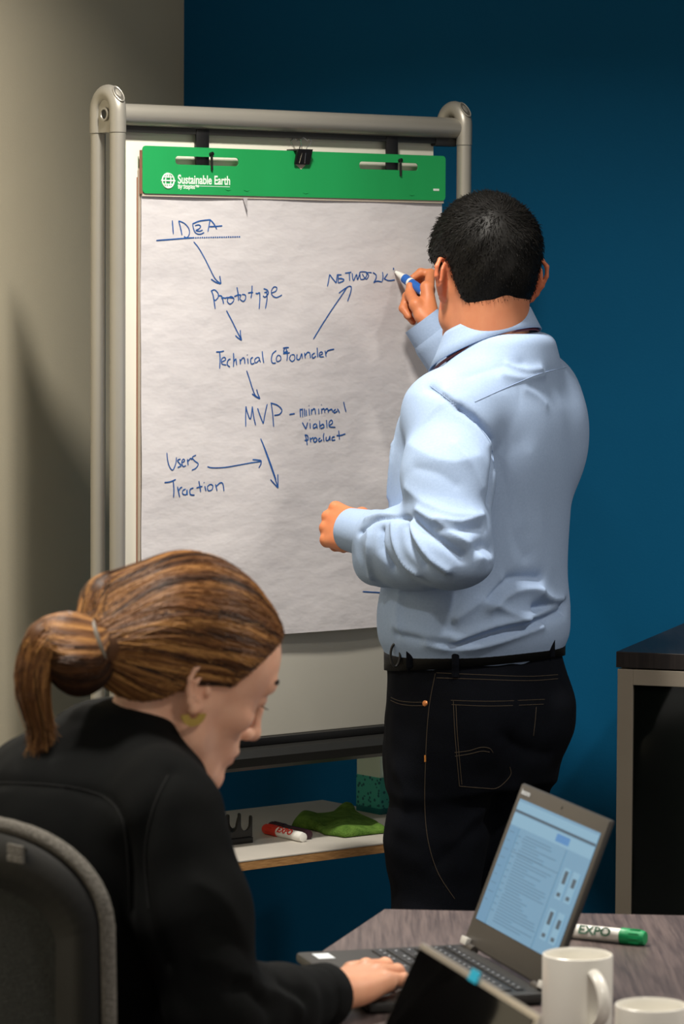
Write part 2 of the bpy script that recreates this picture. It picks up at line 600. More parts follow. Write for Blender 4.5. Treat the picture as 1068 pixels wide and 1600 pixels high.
def hand_mesh(Mx, fingers, thumb, sc=1.0, h=0.0018, wrist_r=0.024, left=False, wrist_len=0.05):
    """local: x to the fingertips, y to the thumb side, z out of the back of the hand.
    fingers: list of four (spread, curl1, curl2, curl3); thumb: list of points"""
    v = Vol((-wrist_len - 0.04, -0.10, -0.11), (0.21, 0.10, 0.06), h)
    kn = [(0.090, 0.029, 0.002), (0.094, 0.009, 0.005), (0.089, -0.011, 0.003), (0.080, -0.030, -0.002)]
    ln = [(0.042, 0.026, 0.021), (0.046, 0.030, 0.022), (0.042, 0.028, 0.021), (0.033, 0.020, 0.019)]
    rd = [(0.0105, 0.0092, 0.0085, 0.0068), (0.0105, 0.0094, 0.0086, 0.0070), (0.0100, 0.0088, 0.0082, 0.0066), (0.0090, 0.0078, 0.0072, 0.0058)]
    v.ell((-0.01, 0, -0.002), (0.05, 0.029, 0.020), 0.01)
    v.cone((-wrist_len, 0, 0), (0.0, 0, 0), wrist_r * 1.02, wrist_r * 0.93, 0.012)
    for i in range(4):
        v.cone((0.005, kn[i][1] * 0.55, -0.004), (kn[i][0], kn[i][1], kn[i][2] - 0.005), 0.0155, 0.0125, 0.012)
    v.ell((0.035, 0.024, -0.013), (0.032, 0.016, 0.014), 0.012)
    v.ell((0.035, -0.024, -0.010), (0.034, 0.014, 0.013), 0.012)
    tips = []
    for i in range(4):
        p = np.array(kn[i]); pts = [p]; ang = 0
        if len(fingers[i]) == 3: pts += [np.array(q) / sc for q in fingers[i]]
        else: sp, c1, c2, c3 = fingers[i]
        for L, c in zip(ln[i], (c1, c2, c3)) if len(fingers[i]) == 4 else ():
            ang += c
            d = np.array((math.cos(ang) * math.cos(sp), math.cos(ang) * math.sin(sp), -math.sin(ang)))
            p = p + d * L; pts.append(p)
        v.chain(pts, rd[i], 0.0035)
        v.ell(pts[1] + np.array((0, 0, 0.001)), (0.0098 * rd[i][1] / 0.0092,) * 3, 0.003)
        tips.append((pts[-1], pts[-2], rd[i][3]))
    tp = [np.array(t, float) / (1.0 if len(thumb) == 4 else sc) for t in thumb]
    v.chain(tp, [0.0155, 0.0125, 0.0105, 0.0080] if len(tp) == 4 else [0.0150, 0.0125, 0.0112, 0.0100, 0.0078], 0.008)
    V, F = v.mesh(1)
    V = V * sc
    if left:
        V[:, 1] *= -1; F = F[:, ::-1]
    return xf(Mx, V), F

def join(*parts):
    Vs = []; Fs = []; n = 0
    for V, F in parts:
        Vs.append(V); Fs.append(F + n); n += len(V)
    return np.concatenate(Vs), np.concatenate(Fs)

def strands(paths, rad, cols, taper=0.35):
    """each path (n,3) becomes a thin three-sided strand; returns verts, quads, colours"""
    P = np.array(paths)                      # m,n,3
    m, n, _ = P.shape
    T = np.gradient(P, axis=1); T /= np.linalg.norm(T, axis=2, keepdims=True) + 1e-9
    up = np.zeros_like(T); up[..., 2] = 1
    up[np.abs(T[..., 2]) > 0.9] = (1, 0, 0)
    A = np.cross(T, up); A /= np.linalg.norm(A, axis=2, keepdims=True) + 1e-9
    Bv = np.cross(T, A)
    prof = np.interp(np.linspace(0, 1, n), [0, 0.1, 0.7, 1], [0.6, 1, 1, taper])
    r = (np.array(rad).reshape(-1, 1) * prof[None, :])[..., None]
    ring = [P + r * (A * math.cos(q) + Bv * math.sin(q)) for q in (0, 2.094, 4.189)]
    V = np.stack(ring, 2).reshape(-1, 3)
    i = np.arange(m)[:, None, None] * n * 3; j = np.arange(n - 1)[None, :, None] * 3; k = np.arange(3)[None, None, :]; l = (k + 1) % 3
    F = np.stack([i + j + k, i + j + l, i + j + 3 + l, i + j + 3 + k], -1).reshape(-1, 4)
    C = np.repeat(np.asarray(cols), n * 3, axis=0)
    return V, F, C

# ------------------------------------------------------------------ the setting
def struct(name, mb, mat, smooth=False):
    o = mb.build(name, mat, None, smooth)
    o['kind'] = 'structure'
    return o

PHI = math.radians(18)
WB = Vector((math.cos(PHI), -math.sin(PHI), 0))      # along the blue wall, to the right
WL = Vector((-math.sin(PHI), -math.cos(PHI), 0))     # along the beige wall, towards the camera
CORNER = Vector((-0.329, 7.22, 0))
def wall_panel(a, b, thick, h=CEIL):
    d = (b - a); L = d.length; d.normalize()
    n = Vector((-d.y, d.x, 0)) * thick
    mb = MB()
    pts = [a, b, b + n, a + n]
    mb.add([p for p in pts] + [p + Vector((0, 0, h)) for p in pts], [(0, 1, 5, 4), (1, 2, 6, 5), (2, 3, 7, 6), (3, 0, 4, 7), (0, 3, 2, 1), (4, 5, 6, 7)])
    return mb
struct('wall_back', wall_panel(CORNER, CORNER + WB * 4.2, 0.1), M['blue'])
struct('wall_left', wall_panel(CORNER + WL * 5.5, CORNER, 0.1), M['beige'])
fl = MB(); fl.box((0.9, 4.3, -0.05), (7.5, 8.0, 0.1)); struct('floor', fl, M['carpet'])
ce = MB(); ce.box((0.9, 4.3, CEIL + 0.05), (7.5, 8.0, 0.1)); struct('ceiling', ce, M['ceiling'])
def skirting(a, b, n):
    mb = MB()
    pts = [a, b, b + n * 0.012, a + n * 0.012]
    mb.add([p for p in pts] + [p + Vector((0, 0, 0.1)) for p in pts], [(0, 1, 5, 4), (1, 2, 6, 5), (2, 3, 7, 6), (3, 0, 4, 7), (0, 3, 2, 1), (4, 5, 6, 7)])
    return mb
struct('baseboard_back', skirting(CORNER + WB * 0.02, CORNER + WB * 4.2, WL), M['black_matte'])
struct('baseboard_left', skirting(CORNER + WL * 0.02, CORNER + WL * 5.5, WB), M['black_matte'])
M['lamp_glow'] = emission('downlight_diffuser', (1, 0.93, 0.8), 6.0)
for ((lx, ly), pw), wh_ in zip(LAMPS, ('between table and flip chart', 'added above the right side of the table to brighten the blue wall', 'added above the seated person to brighten the beige wall', 'nearest the camera')):
    t = thing('key_or_fill_downlight', 'round recessed ceiling downlight ' + wh_, 'ceiling light', (lx, ly, CEIL), 'recessed ceiling downlights')  # fixtures are modelled for the added lamps too
    mb = MB(); mb.lathe([(0.075, 0), (0.1, 0), (0.1, -0.006), (0.078, -0.01), (0.075, 0)], Matrix.Translation((lx, ly, CEIL)), 32); mb.build('trim_ring', M['ceiling'], t)
    mb = MB(); mb.lathe([(0.0001, -0.001), (0.074, -0.001), (0.074, 0.0)], Matrix.Translation((lx, ly, CEIL)), 32); mb.build('diffuser', M['lamp_glow'], t)

# ------------------------------------------------------------------ whiteboard easel
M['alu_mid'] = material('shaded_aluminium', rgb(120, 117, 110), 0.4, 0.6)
TH = math.radians(39)
B = Vector((math.cos(TH), math.sin(TH), 0))
N = Vector((math.sin(TH), -math.cos(TH), 0))
Z = Vector((0, 0, 1))
TL = at(220, 227.5, 6.05)
def bw(u, w, n):
    return TL + B * u + Z * w + N * n
BM = Matrix(((B.x, 0, N.x, TL.x), (B.y, 0, N.y, TL.y), (0, 1, 0, TL.z), (0, 0, 0, 1)))   # local x = along, y = up, z = out
def pb(x, y, n=0.0):
    P = plane_hit(x, y, TL + N * n, N)
    q = P - TL
    return q.dot(B), q.z

FLOORW = -TL.z
easel = thing('whiteboard_easel', 'mobile whiteboard easel with rounded silver posts standing across the room corner', 'whiteboard', (bw(0.34, 0, 0).x, bw(0.34, 0, 0).y, 0))
mb = MB(); mb.box((0.322, -0.511, -0.02), (0.704, 1.074, 0.014), BM, 0.002); board = mb.build('board_panel', M['board_white'], easel)
mb = MB(); mb.tube([bw(-0.05, 0.052, -0.002), bw(0.722, 0.052, -0.002)], 0.0192, 20); mb.build('top_bar', M['alu'], easel)
mb = MB(); mb.box((0.335, 0.0285, -0.006), (0.77, 0.012, 0.012), BM, 0.001); mb.build('bar_channel', M['alu_dark'], easel)
UL, UR, NF, NB, RT = -0.056, 0.728, 0.010, -0.048, 0.0138
for side, uc in (('L', UL), ('R', UR)):
    mb = MB(); mb.tube([bw(uc, FLOORW + 0.09, NF), bw(uc, 0.02, NF)], RT, 20); p = mb.build('post', M['alu'], easel)
    if side == 'L':
        mb = MB(); mb.tube([bw(uc, FLOORW + 0.09, NB), bw(uc, 0.02, NB)], RT * 0.95, 20); mb.build('post', M['alu'], easel)
    cc = (NF + NB) / 2; ra = (NF - NB) / 2
    path = [bw(uc, 0.021, NF), bw(uc, 0.04, NF)] + [bw(uc, 0.057 + ra * math.sin(a) * 1.1, cc + ra * math.cos(a)) for a in np.linspace(0, PI, 18)]
    path += [bw(uc, 0.04, NB), bw(uc, 0.021 if side == 'L' else 0.045, NB)]
    mb = MB(); mb.tube(path, RT * 1.06, 20, up=B); cap = mb.build('arch_cap', M['alu'], easel)
    pts = [(NF, 0.021), (NF, 0.057)] + [(cc + ra * math.cos(a), 0.057 + ra * math.sin(a) * 1.1) for a in np.linspace(0.1, PI - 0.1, 14)] + [(NB, 0.057), (NB, 0.021 if side == 'L' else 0.045)]
    CM = Matrix(((N.x, 0, -B.x, TL.x), (N.y, 0, -B.y, TL.y), (0, 1, 0, TL.z), (0, 0, 0, 1)))
    off = (-uc + 0.008, -uc + 0.002) if side == 'L' else (-uc - 0.010, -uc - 0.006)
    mb = MB(); mb.prism(pts, [], off[0], off[1], CM); mb.build('cap_plate', M['alu'], cap, smooth=False)
    if side == 'L':
        c = bw(uc - 0.009, 0.052, cc + 0.004)
        SM = Matrix.Translation(c) @ (-B).to_track_quat('Z', 'Y').to_matrix().to_4x4()
        mb = MB(); mb.lathe([(0.0075, 0), (0.012, 0), (0.0115, 0.003), (0.0085, 0.003), (0.0075, 0)], SM, 24); mb.build('screw_ring', M['alu'], cap)
        mb = MB(); mb.lathe([(0.0001, 0.0005), (0.0075, 0.0005), (0.0075, 0.0015), (0.0001, 0.0015)], SM, 24); mb.build('screw_hole', M['black_plastic'], cap)
    # oval recess on the front shoulder of the cap
    a = 0.72
    dirv = (N * math.cos(a) + Z * math.sin(a)).normalized()
    c = bw(uc, 0.057 + ra * math.sin(a) * 1.1, cc + ra * math.cos(a)) + dirv * (RT * 0.93)
    side_t = B; tang = dirv.cross(side_t).normalized()
    ring = [c + side_t * (math.cos(q) * 0.0085) + tang * (math.sin(q) * 0.017) for q in np.linspace(0, 2 * PI, 28, endpoint=False)]
    mb = MB(); mb.tube(ring, 0.0014, 6, closed=True); mb.build('recess_rim', M['alu'], cap)
    ctr = [c + side_t * (math.cos(q) * 0.0082) + tang * (math.sin(q) * 0.0165) + dirv * 0.0008 for q in np.linspace(0, 2 * PI, 28, endpoint=False)]
    mb = MB(); mb.add(ctr, [tuple(range(28))]); mb.build('recess', M['alu_mid'], cap, smooth=False)
    # foot with castors
    mb = MB(); mb.box((uc, FLOORW + 0.1, -0.02), (0.04, 0.03, 0.52), BM, 0.01); ft = mb.build('foot', M['alu'], easel)
    for nn in (-0.25, 0.21):
        WM = Matrix.Translation(bw(uc - 0.012, FLOORW + 0.0355, nn)) @ B.to_track_quat('Z', 'Y').to_matrix().to_4x4()
        mb = MB(); mb.lathe([(0.001, 0), (0.03, 0), (0.035, 0.005), (0.035, 0.019), (0.03, 0.024), (0.001, 0.024)], WM, 24)
        mb.box((uc, FLOORW + 0.075, nn), (0.03, 0.03, 0.03), BM, 0.004); mb.build('castor', M['black_plastic'], ft)
mb = MB(); mb.box((0.335, FLOORW + 0.1, -0.06), (0.78, 0.03, 0.03), BM, 0.006); mb.build('foot_crossbar', M['alu'], easel)
mb = MB(); mb.box((0.692, 0.026, -0.008), (0.05, 0.016, 0.02), BM, 0.002); mb.build('bar_bracket', M['black_plastic'], easel)
mb = MB(); mb.box((0.335, -1.055, -0.014), (0.768, 0.014, 0.034), BM, 0.002); mb.build('lower_rail', M['black_plastic'], easel)
pr = [(0.0, -1.062), (0.02, -1.066), (0.03, -1.078), (0.026, -1.094), (0.014, -1.102), (-0.03, -1.102), (-0.03, -1.062)]
TM = Matrix(((N.x, 0, B.x, TL.x), (N.y, 0, B.y, TL.y), (0, 1, 0, TL.z), (0, 0, 0, 1)))
mb = MB(); mb.prism(pr, [], -0.048, 0.718, TM); mb.build('pen_tray', M['alu_dark'], easel, smooth=False)
# deep plywood shelf carried by the easel
SHZ = 0.60
sw = SHZ - TL.z
mb = MB(); mb.box((0.40, sw - 0.009, -0.15), (0.64, 0.017, 0.478), BM, 0.0005); shelf = mb.build('shelf', M['ply'], easel, smooth=False)
mb = MB(); mb.box((0.40, sw - 0.0003, -0.15), (0.64, 0.0025, 0.479), BM, 0.0003); mb.build('shelf_laminate', M['shelf_top'], shelf, smooth=False)
for uc in (0.085, 0.715):
    mb = MB(); mb.box((uc, sw - 0.03, -0.03), (0.02, 0.03, 0.2), BM, 0.003); mb.build('shelf_bracket', M['alu_dark'], shelf)

# ------------------------------------------------------------------ flip chart pad
pad = thing('flip_chart_pad', 'white flip chart pad with green cardboard header hung on the whiteboard', 'flip chart', bw(0.343, -0.864, 0))
def pn(u, w):
    return (0.0012 * math.sin(7 * u + 9 * w) + 0.0009 * math.sin(23 * u - 11 * w + 1) + 0.0006 * math.sin(31 * w + 5 * u)) + 0.004 * max(0, (-w - 0.6) / 0.264) ** 2
mb = MB()
nu, nw = 60, 80
V = []; Fc = []
for j in range(nw + 1):
    for i in range(nu + 1):
        u = 0.001 + 0.6835 * i / nu; w = -0.06 - 0.804 * j / nw
        V.append(bw(u, w, pn(u, w)))
for j in range(nw):
    for i in range(nu):
        a = j * (nu + 1) + i
        Fc.append((a, a + nu + 1, a + nu + 2, a + 1))
sheet = mesh_obj('sheet', V, Fc, M['paper'], pad)
mb = MB(); mb.box((0.342, -0.45, -0.0075), (0.682, 0.822, 0.006), BM, 0.0005); mb.build('sheet_stack', M['paper_edge'], pad, smooth=False)
mb = MB(); mb.box((0.343, -0.457, -0.0118), (0.686, 0.806, 0.002), BM, 0.0003); mb.build('cardboard_backing', M['card_brown'], pad, smooth=False)
def rrect(u0, w0, u1, w1, r, n=6):
    o = []
    for (cx, cy, a0) in ((u1 - r, w1 - r, 0), (u0 + r, w1 - r, PI / 2), (u0 + r, w0 + r, PI), (u1 - r, w0 + r, 1.5 * PI)):
        for k in range(n + 1):
            a = a0 + PI / 2 * k / n
            o.append((cx + r * math.cos(a), cy + r * math.sin(a)))
    return o
s1a = pb(271, 242); s1b = pb(370, 260); s2a = pb(558, 251.5); s2b = pb(650, 267)
sl1 = rrect(s1a[0], s1b[1], s1b[0], s1a[1] - 0.002, 0.006)
sl2 = rrect(s2a[0], s2b[1], s2b[0], s2a[1] - 0.001, 0.006)
hd = MB(); hd.prism(rrect(0.0, -0.082, 0.687, 0.0, 0.007), [sl1[::-1], sl2[::-1]], 0.0035, 0.0055, BM)
header = hd.build('cardboard_header', M['green_card'], pad, smooth=False)
mb = MB()
for s in (1,): mb.box((0.0005, -0.045, 0.0), (0.0015, 0.075, 0.008), BM)
mb.build('header_fold', M['card_brown'], header, smooth=False)
mb = MB(); mb.box((0.343, -0.084, 0.0022), (0.684, 0.006, 0.0022), BM, 0.0003); mb.build('torn_paper_strip', M['paper_edge'], pad, smooth=False)
# small torn flap hanging under the header
q = [pb(379, 307, 0.004), pb(387, 308, 0.004), pb(384, 331, 0.004)]
mb = MB(); mb.add([bw(q[0][0], q[0][1], 0.003), bw(q[1][0], q[1][1], 0.003), bw(q[2][0], q[2][1], 0.009)], [(0, 1, 2), (2, 1, 0)]); mb.build('torn_flap', M['paper'], pad, smooth=False, fix=False)
# staples pressed into the header
for (x, y) in ((353, 297), (382, 298), (474, 302), (640, 305)):
    u, w = pb(x, y)
    mb = MB(); mb.tube([bw(u - 0.006, w + 0.001, 0.0056), bw(u, w - 0.0006, 0.006), bw(u + 0.006, w + 0.001, 0.0056)], 0.0006, 6); mb.build('staple', M['green_card'], header)

def text_obj(name, body, size, M4, mat, parent, bold=0.0, depth=0.0001, width=None, align='LEFT'):
    c = bpy.data.curves.new(name, 'FONT')
    c.body = body; c.size = size; c.offset = bold; c.extrude = depth; c.align_x = align
    tmp = bpy.data.objects.new('text_source', c)
    COL.objects.link(tmp)
    bpy.context.view_layer.update()
    me = bpy.data.meshes.new_from_object(tmp.evaluated_get(bpy.context.evaluated_depsgraph_get()))
    bpy.data.objects.remove(tmp, do_unlink=True)
    xs = [v.co.x for v in me.vertices]
    sx = 1.0
    if width: sx = width / (max(xs) - min(xs))
    me.transform(M4 @ Matrix.Diagonal((sx, 1, 1, 1)))
    me.name = name
    o = bpy.data.objects.new(name, me); COL.objects.link(o)
    me.materials.append(mat)
    if parent: attach(o, parent)
    return o
u0, w0 = pb(274.5, 287.5); u1, _ = pb(356, 289)
text_obj('printed_lettering', 'Sustainable Earth', 0.0215, BM @ Matrix.Translation((u0, w0 + 0.001, 0.0057)), M['print_white'], header, bold=0.0005, width=u1 - u0)
u0, w0 = pb(274.8, 295.5); u1, _ = pb(307, 297)
text_obj('printed_lettering', 'By Staples\u2122', 0.0095, BM @ Matrix.Translation((u0, w0 + 0.001, 0.0057)), M['print_white'], header, bold=0.0002, width=u1 - u0)
a_, b_ = pb(274.5, 289.5), pb(356, 292)
mb = MB(); mb.box(((a_[0] + b_[0]) / 2, a_[1] - 0.0005, 0.0057), (b_[0] - a_[0], 0.0009, 0.0003), BM); mb.build('printed_rule', M['print_white'], header, smooth=False)
a_, b_ = pb(673, 296.5), pb(683, 298)
mb = MB(); mb.box(((a_[0] + b_[0]) / 2, a_[1], 0.0057), (0.014, 0.004, 0.0003), BM); mb.build('printed_dash', M['print_white'], header, smooth=False)
gu, gw = pb(259.5, 282.5)
mb = MB()
R_ = 0.0125
def gcirc(rx, ry, r=0.0009):
    mb.tube([bw(gu + rx * math.cos(q), gw + ry * math.sin(q), 0.0058) for q in np.linspace(0, 2 * PI, 28, endpoint=False)], r, 6, closed=True)
gcirc(R_, R_, 0.0014); gcirc(R_ * 0.45, R_, 0.0011)
mb.tube([bw(gu - R_ * 1.2, gw, 0.0058), bw(gu + R_ * 1.2, gw, 0.0058)], 0.0013, 6)
for sy in (-0.5, 0.5):
    x = R_ * math.sqrt(1 - sy * sy)
    mb.tube([bw(gu - x, gw + R_ * sy, 0.0058), bw(gu + x, gw + R_ * sy, 0.0058)], 0.0010, 6)
mb.tube([bw(gu, gw - R_, 0.0058), bw(gu, gw - R_ * 0.4, 0.0058)], 0.0014, 6)
mb.tube([bw(gu, gw + R_, 0.0058), bw(gu, gw + R_ * 0.4, 0.0058)], 0.0014, 6)
mb.build('printed_globe_logo', M['print_white'], header)
# black straps the pad hangs from
for (xa, xb) in ((306, 326), (603, 621)):
    ua, _ = pb(xa, 215); ub, _ = pb(xb, 215)
    mb = MB(); mb.box(((ua + ub) / 2, -0.003, -0.0005), (ub - ua, 0.07, 0.004), BM, 0.0008)
    mb.tube([bw(ub - 0.001, -0.012, 0.002), bw(ub + 0.001, -0.010, 0.011)], 0.0035, 10)
    mb.tube([bw(ub, -0.010, 0.0085), bw(ub + 0.002, -0.039, 0.007)], 0.0022, 8)
    mb.build('hanging_hook', M['black_plastic'], easel)

# ------------------------------------------------------------------ handwriting
STROKES = []
def S(ox, oy, sc, *lines):
    for l in lines:
        STROKES.append([(ox + l[i] / sc, oy + l[i + 1] / sc) for i in range(0, len(l), 2)])
k1 = 6.675
S(240, 330, k1, (196, 95, 207, 238), (262, 100, 280, 165, 297, 248), (262, 100, 320, 125, 365, 175, 375, 225, 362, 262, 340, 276, 318, 262),
  (408, 135, 415, 175, 430, 215, 455, 236, 490, 238, 525, 222), (405, 132, 470, 105, 530, 95, 588, 88), (432, 150, 470, 142, 490, 160, 470, 185, 440, 200, 480, 208, 510, 195),
  (588, 85, 580, 130, 564, 212), (585, 85, 625, 130, 655, 188), (580, 160, 640, 158, 712, 152), (28, 305, 150, 296, 300, 284, 410, 276),
  (418, 318, 470, 385, 530, 490, 580, 590, 640, 705, 700, 755), (598, 708, 650, 742, 700, 756), (686, 675, 694, 720, 700, 756))
for i in range(22):
    x = 410 + i * 22.3
    S(240, 330, k1, (x, 276 - i * 0.45 + (2 if i % 2 else 0), x + 15, 275.5 - i * 0.45))
S(320, 430, k1, (68, 160, 88, 220, 108, 350), (62, 165, 100, 152, 135, 185, 140, 225, 110, 262, 95, 250), (135, 215, 170, 215, 185, 250, 195, 298), (170, 240, 190, 235, 215, 240),
  (240, 240, 235, 275, 262, 300, 295, 275, 300, 240, 270, 222, 240, 240), (205, 240, 240, 232, 300, 238), (332, 125, 345, 190, 352, 265), (305, 222, 345, 205, 375, 205),
  (378, 205, 365, 245, 400, 272, 425, 245, 420, 205, 385, 200), (490, 108, 490, 170, 482, 240), (450, 185, 490, 178, 502, 182),
  (530, 185, 545, 192, 570, 180), (572, 178, 575, 250, 570, 352), (545, 190, 560, 188), (612, 140, 650, 155, 662, 190, 630, 228, 608, 215), (645, 165, 650, 250, 635, 348), (620, 180, 645, 175),
  (695, 185, 740, 165, 750, 130, 720, 122, 695, 160, 700, 205, 740, 232, 775, 222, 805, 205),
  (225, 368, 280, 470, 340, 590, 385, 675), (320, 628, 350, 655, 385, 678), (372, 572, 375, 630, 386, 678))
S(480, 410, k1, (200, 250, 210, 200, 222, 125), (222, 125, 250, 165, 290, 215), (290, 215, 296, 170, 300, 125), (300, 128, 345, 130), (310, 132, 310, 215), (308, 170, 350, 165), (312, 214, 360, 195, 365, 175, 320, 168),
  (380, 112, 430, 105, 445, 100), (425, 105, 428, 192), (455, 112, 468, 190, 500, 125, 510, 180, 535, 115), (535, 115, 545, 175, 590, 165, 612, 110, 580, 98, 540, 100, 530, 120),
  (560, 120, 600, 175, 628, 135, 600, 110, 640, 105, 660, 108), (672, 105, 705, 130, 705, 170, 680, 212), (680, 212, 720, 195, 770, 205), (775, 100, 780, 150, 772, 200), (830, 118, 800, 160, 790, 175), (795, 170, 840, 190, 905, 182),
  (60, 801, 150, 650, 250, 490, 340, 355, 400, 262), (318, 320, 370, 280, 420, 248), (420, 248, 445, 255, 440, 310, 410, 405))
S(480, 410, k1, (892, 55, 890, 78), (892, 60, 896, 74))
k2 = 5.34
S(330, 530, k2, (38, 105, 70, 105, 105, 98), (68, 105, 72, 170, 68, 245), (85, 190, 118, 170, 108, 150, 85, 165, 88, 205, 125, 215), (160, 165, 140, 175, 132, 210, 155, 232), (185, 115, 188, 170, 185, 230), (188, 190, 205, 165, 212, 215),
  (240, 165, 245, 210), (243, 185, 265, 155, 278, 165, 282, 205), (305, 160, 310, 205), (302, 128, 303, 133), (350, 150, 332, 165, 335, 205, 362, 200), (385, 150, 365, 170, 372, 198, 400, 175, 402, 155, 385, 150), (402, 160, 412, 192),
  (428, 100, 432, 150, 440, 198), (545, 95, 515, 120, 503, 165, 512, 198, 540, 198), (560, 130, 545, 155, 550, 185, 578, 175, 580, 145, 562, 132),
  (600, 75, 625, 70, 648, 70), (615, 72, 605, 108, 640, 100), (625, 75, 635, 130, 630, 180), (600, 120, 640, 115, 655, 112), (665, 130, 652, 160, 672, 185, 695, 165, 690, 130, 668, 130), (715, 125, 712, 165, 735, 165, 752, 120, 757, 160),
  (775, 112, 782, 160), (780, 135, 800, 110, 818, 115, 825, 158), (860, 115, 838, 130, 845, 158, 870, 140), (880, 70, 882, 110, 885, 150), (895, 135, 925, 120, 915, 105, 898, 118, 902, 145, 935, 145), (945, 95, 955, 145), (952, 120, 970, 95, 1022, 82),
  (296, 262, 320, 330, 345, 410, 370, 470, 408, 495), (342, 455, 375, 480, 408, 496), (380, 418, 392, 460, 408, 496),
  (292, 560, 290, 640, 290, 728), (292, 560, 305, 615, 330, 665, 345, 560), (345, 560, 355, 640, 372, 718), (388, 575, 410, 640, 435, 705), (435, 705, 450, 620, 468, 540),
  (500, 535, 512, 620, 520, 730), (495, 532, 550, 550, 588, 590, 570, 625, 525, 635), (650, 628, 695, 620))
S(370, 600, k2, (524, 205, 530, 275), (545, 205, 548, 275), (560, 205, 566, 270), (524, 215, 548, 208), (575, 215, 580, 265), (600, 205, 605, 260), (598, 178, 600, 182), (620, 208, 622, 255), (622, 225, 640, 205, 650, 215, 655, 252), (680, 205, 684, 250), (703, 170, 704, 175), (705, 205, 708, 245), (708, 215, 725, 205, 735, 240), (735, 215, 755, 205, 765, 240), (765, 222, 790, 210, 800, 235),
  (825, 210, 808, 225, 815, 240, 840, 225), (838, 208, 845, 215, 858, 240), (890, 148, 900, 190, 912, 232),
  (545, 320, 575, 375), (575, 375, 590, 320), (610, 325, 612, 370), (606, 295, 608, 299), (660, 330, 640, 340, 640, 368, 665, 355), (664, 332, 672, 370), (690, 305, 695, 370), (695, 350, 720, 335, 728, 360, 700, 370), (748, 300, 755, 365), (770, 345, 800, 325, 790, 300, 772, 320, 775, 355, 825, 360),
  (570, 420, 580, 460, 588, 510), (565, 425, 590, 432, 592, 465, 565, 470), (610, 445, 618, 485), (615, 460, 640, 445), (655, 445, 640, 465, 652, 485, 672, 465, 655, 445), (700, 450, 685, 460, 690, 480, 715, 465), (730, 410, 725, 440, 730, 478), (748, 440, 748, 470, 770, 465, 778, 435, 782, 470), (820, 440, 800, 445, 798, 468, 825, 465), (852, 388, 858, 430, 860, 462), (835, 430, 870, 428, 910, 415),
  (198, 455, 240, 560, 285, 690, 320, 801))
S(245, 690, k2, (75, 92, 82, 160, 100, 215, 125, 235, 150, 180, 155, 130), (190, 145, 165, 155, 180, 180, 195, 200, 165, 215), (200, 175, 225, 160, 215, 145, 200, 165, 210, 205, 235, 200), (248, 145, 255, 195), (252, 165, 275, 140, 290, 150), (322, 112, 290, 130, 310, 160, 340, 185, 320, 220, 285, 238),
  (418, 208, 460, 218, 560, 215, 680, 195, 790, 175, 865, 165), (795, 150, 830, 152, 868, 158), (868, 160, 862, 190, 845, 218),
  (878, 0, 910, 100, 950, 220, 980, 310, 1003, 385), (940, 315, 975, 355, 1003, 385), (1003, 272, 1003, 330, 1004, 385),
  (55, 340, 100, 335, 150, 315), (128, 325, 135, 400, 133, 465), (165, 375, 175, 420, 185, 462), (175, 410, 190, 385, 205, 380), (235, 395, 212, 405, 210, 435, 240, 440, 245, 400, 250, 445), (300, 385, 272, 400, 275, 440, 310, 445), (345, 328, 355, 380, 360, 420), (325, 385, 375, 372), (395, 370, 405, 412), (388, 338, 390, 343), (440, 355, 418, 375, 425, 408, 455, 400, 462, 365, 440, 355), (485, 355, 498, 410), (490, 375, 520, 345, 545, 350, 555, 412))
STROKES.append([(564, 924), (580, 925), (598, 926)])
def ribbon(V, Fc, pts, wd, nrm):
    pts2 = []
    for i in range(len(pts) - 1):          # Catmull-Rom smoothing
        p0 = pts[max(i - 1, 0)]; p1 = pts[i]; p2 = pts[i + 1]; p3 = pts[min(i + 2, len(pts) - 1)]
        for k in range(4):
            t = k / 4
            pts2.append(0.5 * ((2 * p1) + (p2 - p0) * t + (2 * p0 - 5 * p1 + 4 * p2 - p3) * t * t + (3 * p1 - p0 - 3 * p2 + p3) * t ** 3))
    pts2.append(pts[-1])
    b = len(V); n = len(pts2)
    for i, p in enumerate(pts2):
        t = (pts2[min(i + 1, n - 1)] - pts2[max(i - 1, 0)])
        t = t.normalized() if t.length > 0 else B
        s = t.cross(nrm).normalized() * wd * (0.75 if i in (0, n - 1) else 1.0)
        V.append(p + s); V.append(p - s)
    for i in range(n - 1):
        Fc.append((b + 2 * i, b + 2 * i + 1, b + 2 * i + 3, b + 2 * i + 2))
V = []; Fc = []
for s in STROKES:
    pts = []
    for (x, y) in s:
        u, w = pb(x, y, 0.0)
        pts.append(bw(u, w, pn(u, w) + 0.0007))
    ribbon(V, Fc, pts, 0.00115 if len(s) < 6 else 0.0010, N)
ho = mesh_obj('handwriting', V, Fc, M['ink'], sheet, smooth=False, label='blue marker handwriting and arrows'); ho['kind'] = 'stuff'

# ------------------------------------------------------------------ binder clip
cu, cw = pb(466, 238)
clip = thing('binder_clip', 'black binder clip with wire handles on top of green header', 'binder clip', bw(cu, 0.0, 0.004))
mb = MB()
CP = Matrix(((B.x, 0, N.x, bw(cu, 0, 0).x), (B.y, 0, N.y, bw(cu, 0, 0).y), (0, 1, 0, TL.z), (0, 0, 0, 1)))
mb.prism([(0.0055, -0.024), (0.0085, -0.024), (0.018, 0.003), (-0.018, 0.003), (-0.0145, -0.024), (-0.0115, -0.024), (-0.012, -0.020), (-0.0125, 0.0005), (0.012, 0.0005), (0.006, -0.020)], [], -0.0165, 0.0165, Matrix(((N.x, 0, B.x, bw(cu, 0, 0.003).x), (N.y, 0, B.y, bw(cu, 0, 0.003).y), (0, 1, 0, TL.z), (0, 0, 0, 1))))
mb.build('clip_body', M['black_plastic'], clip, smooth=False)
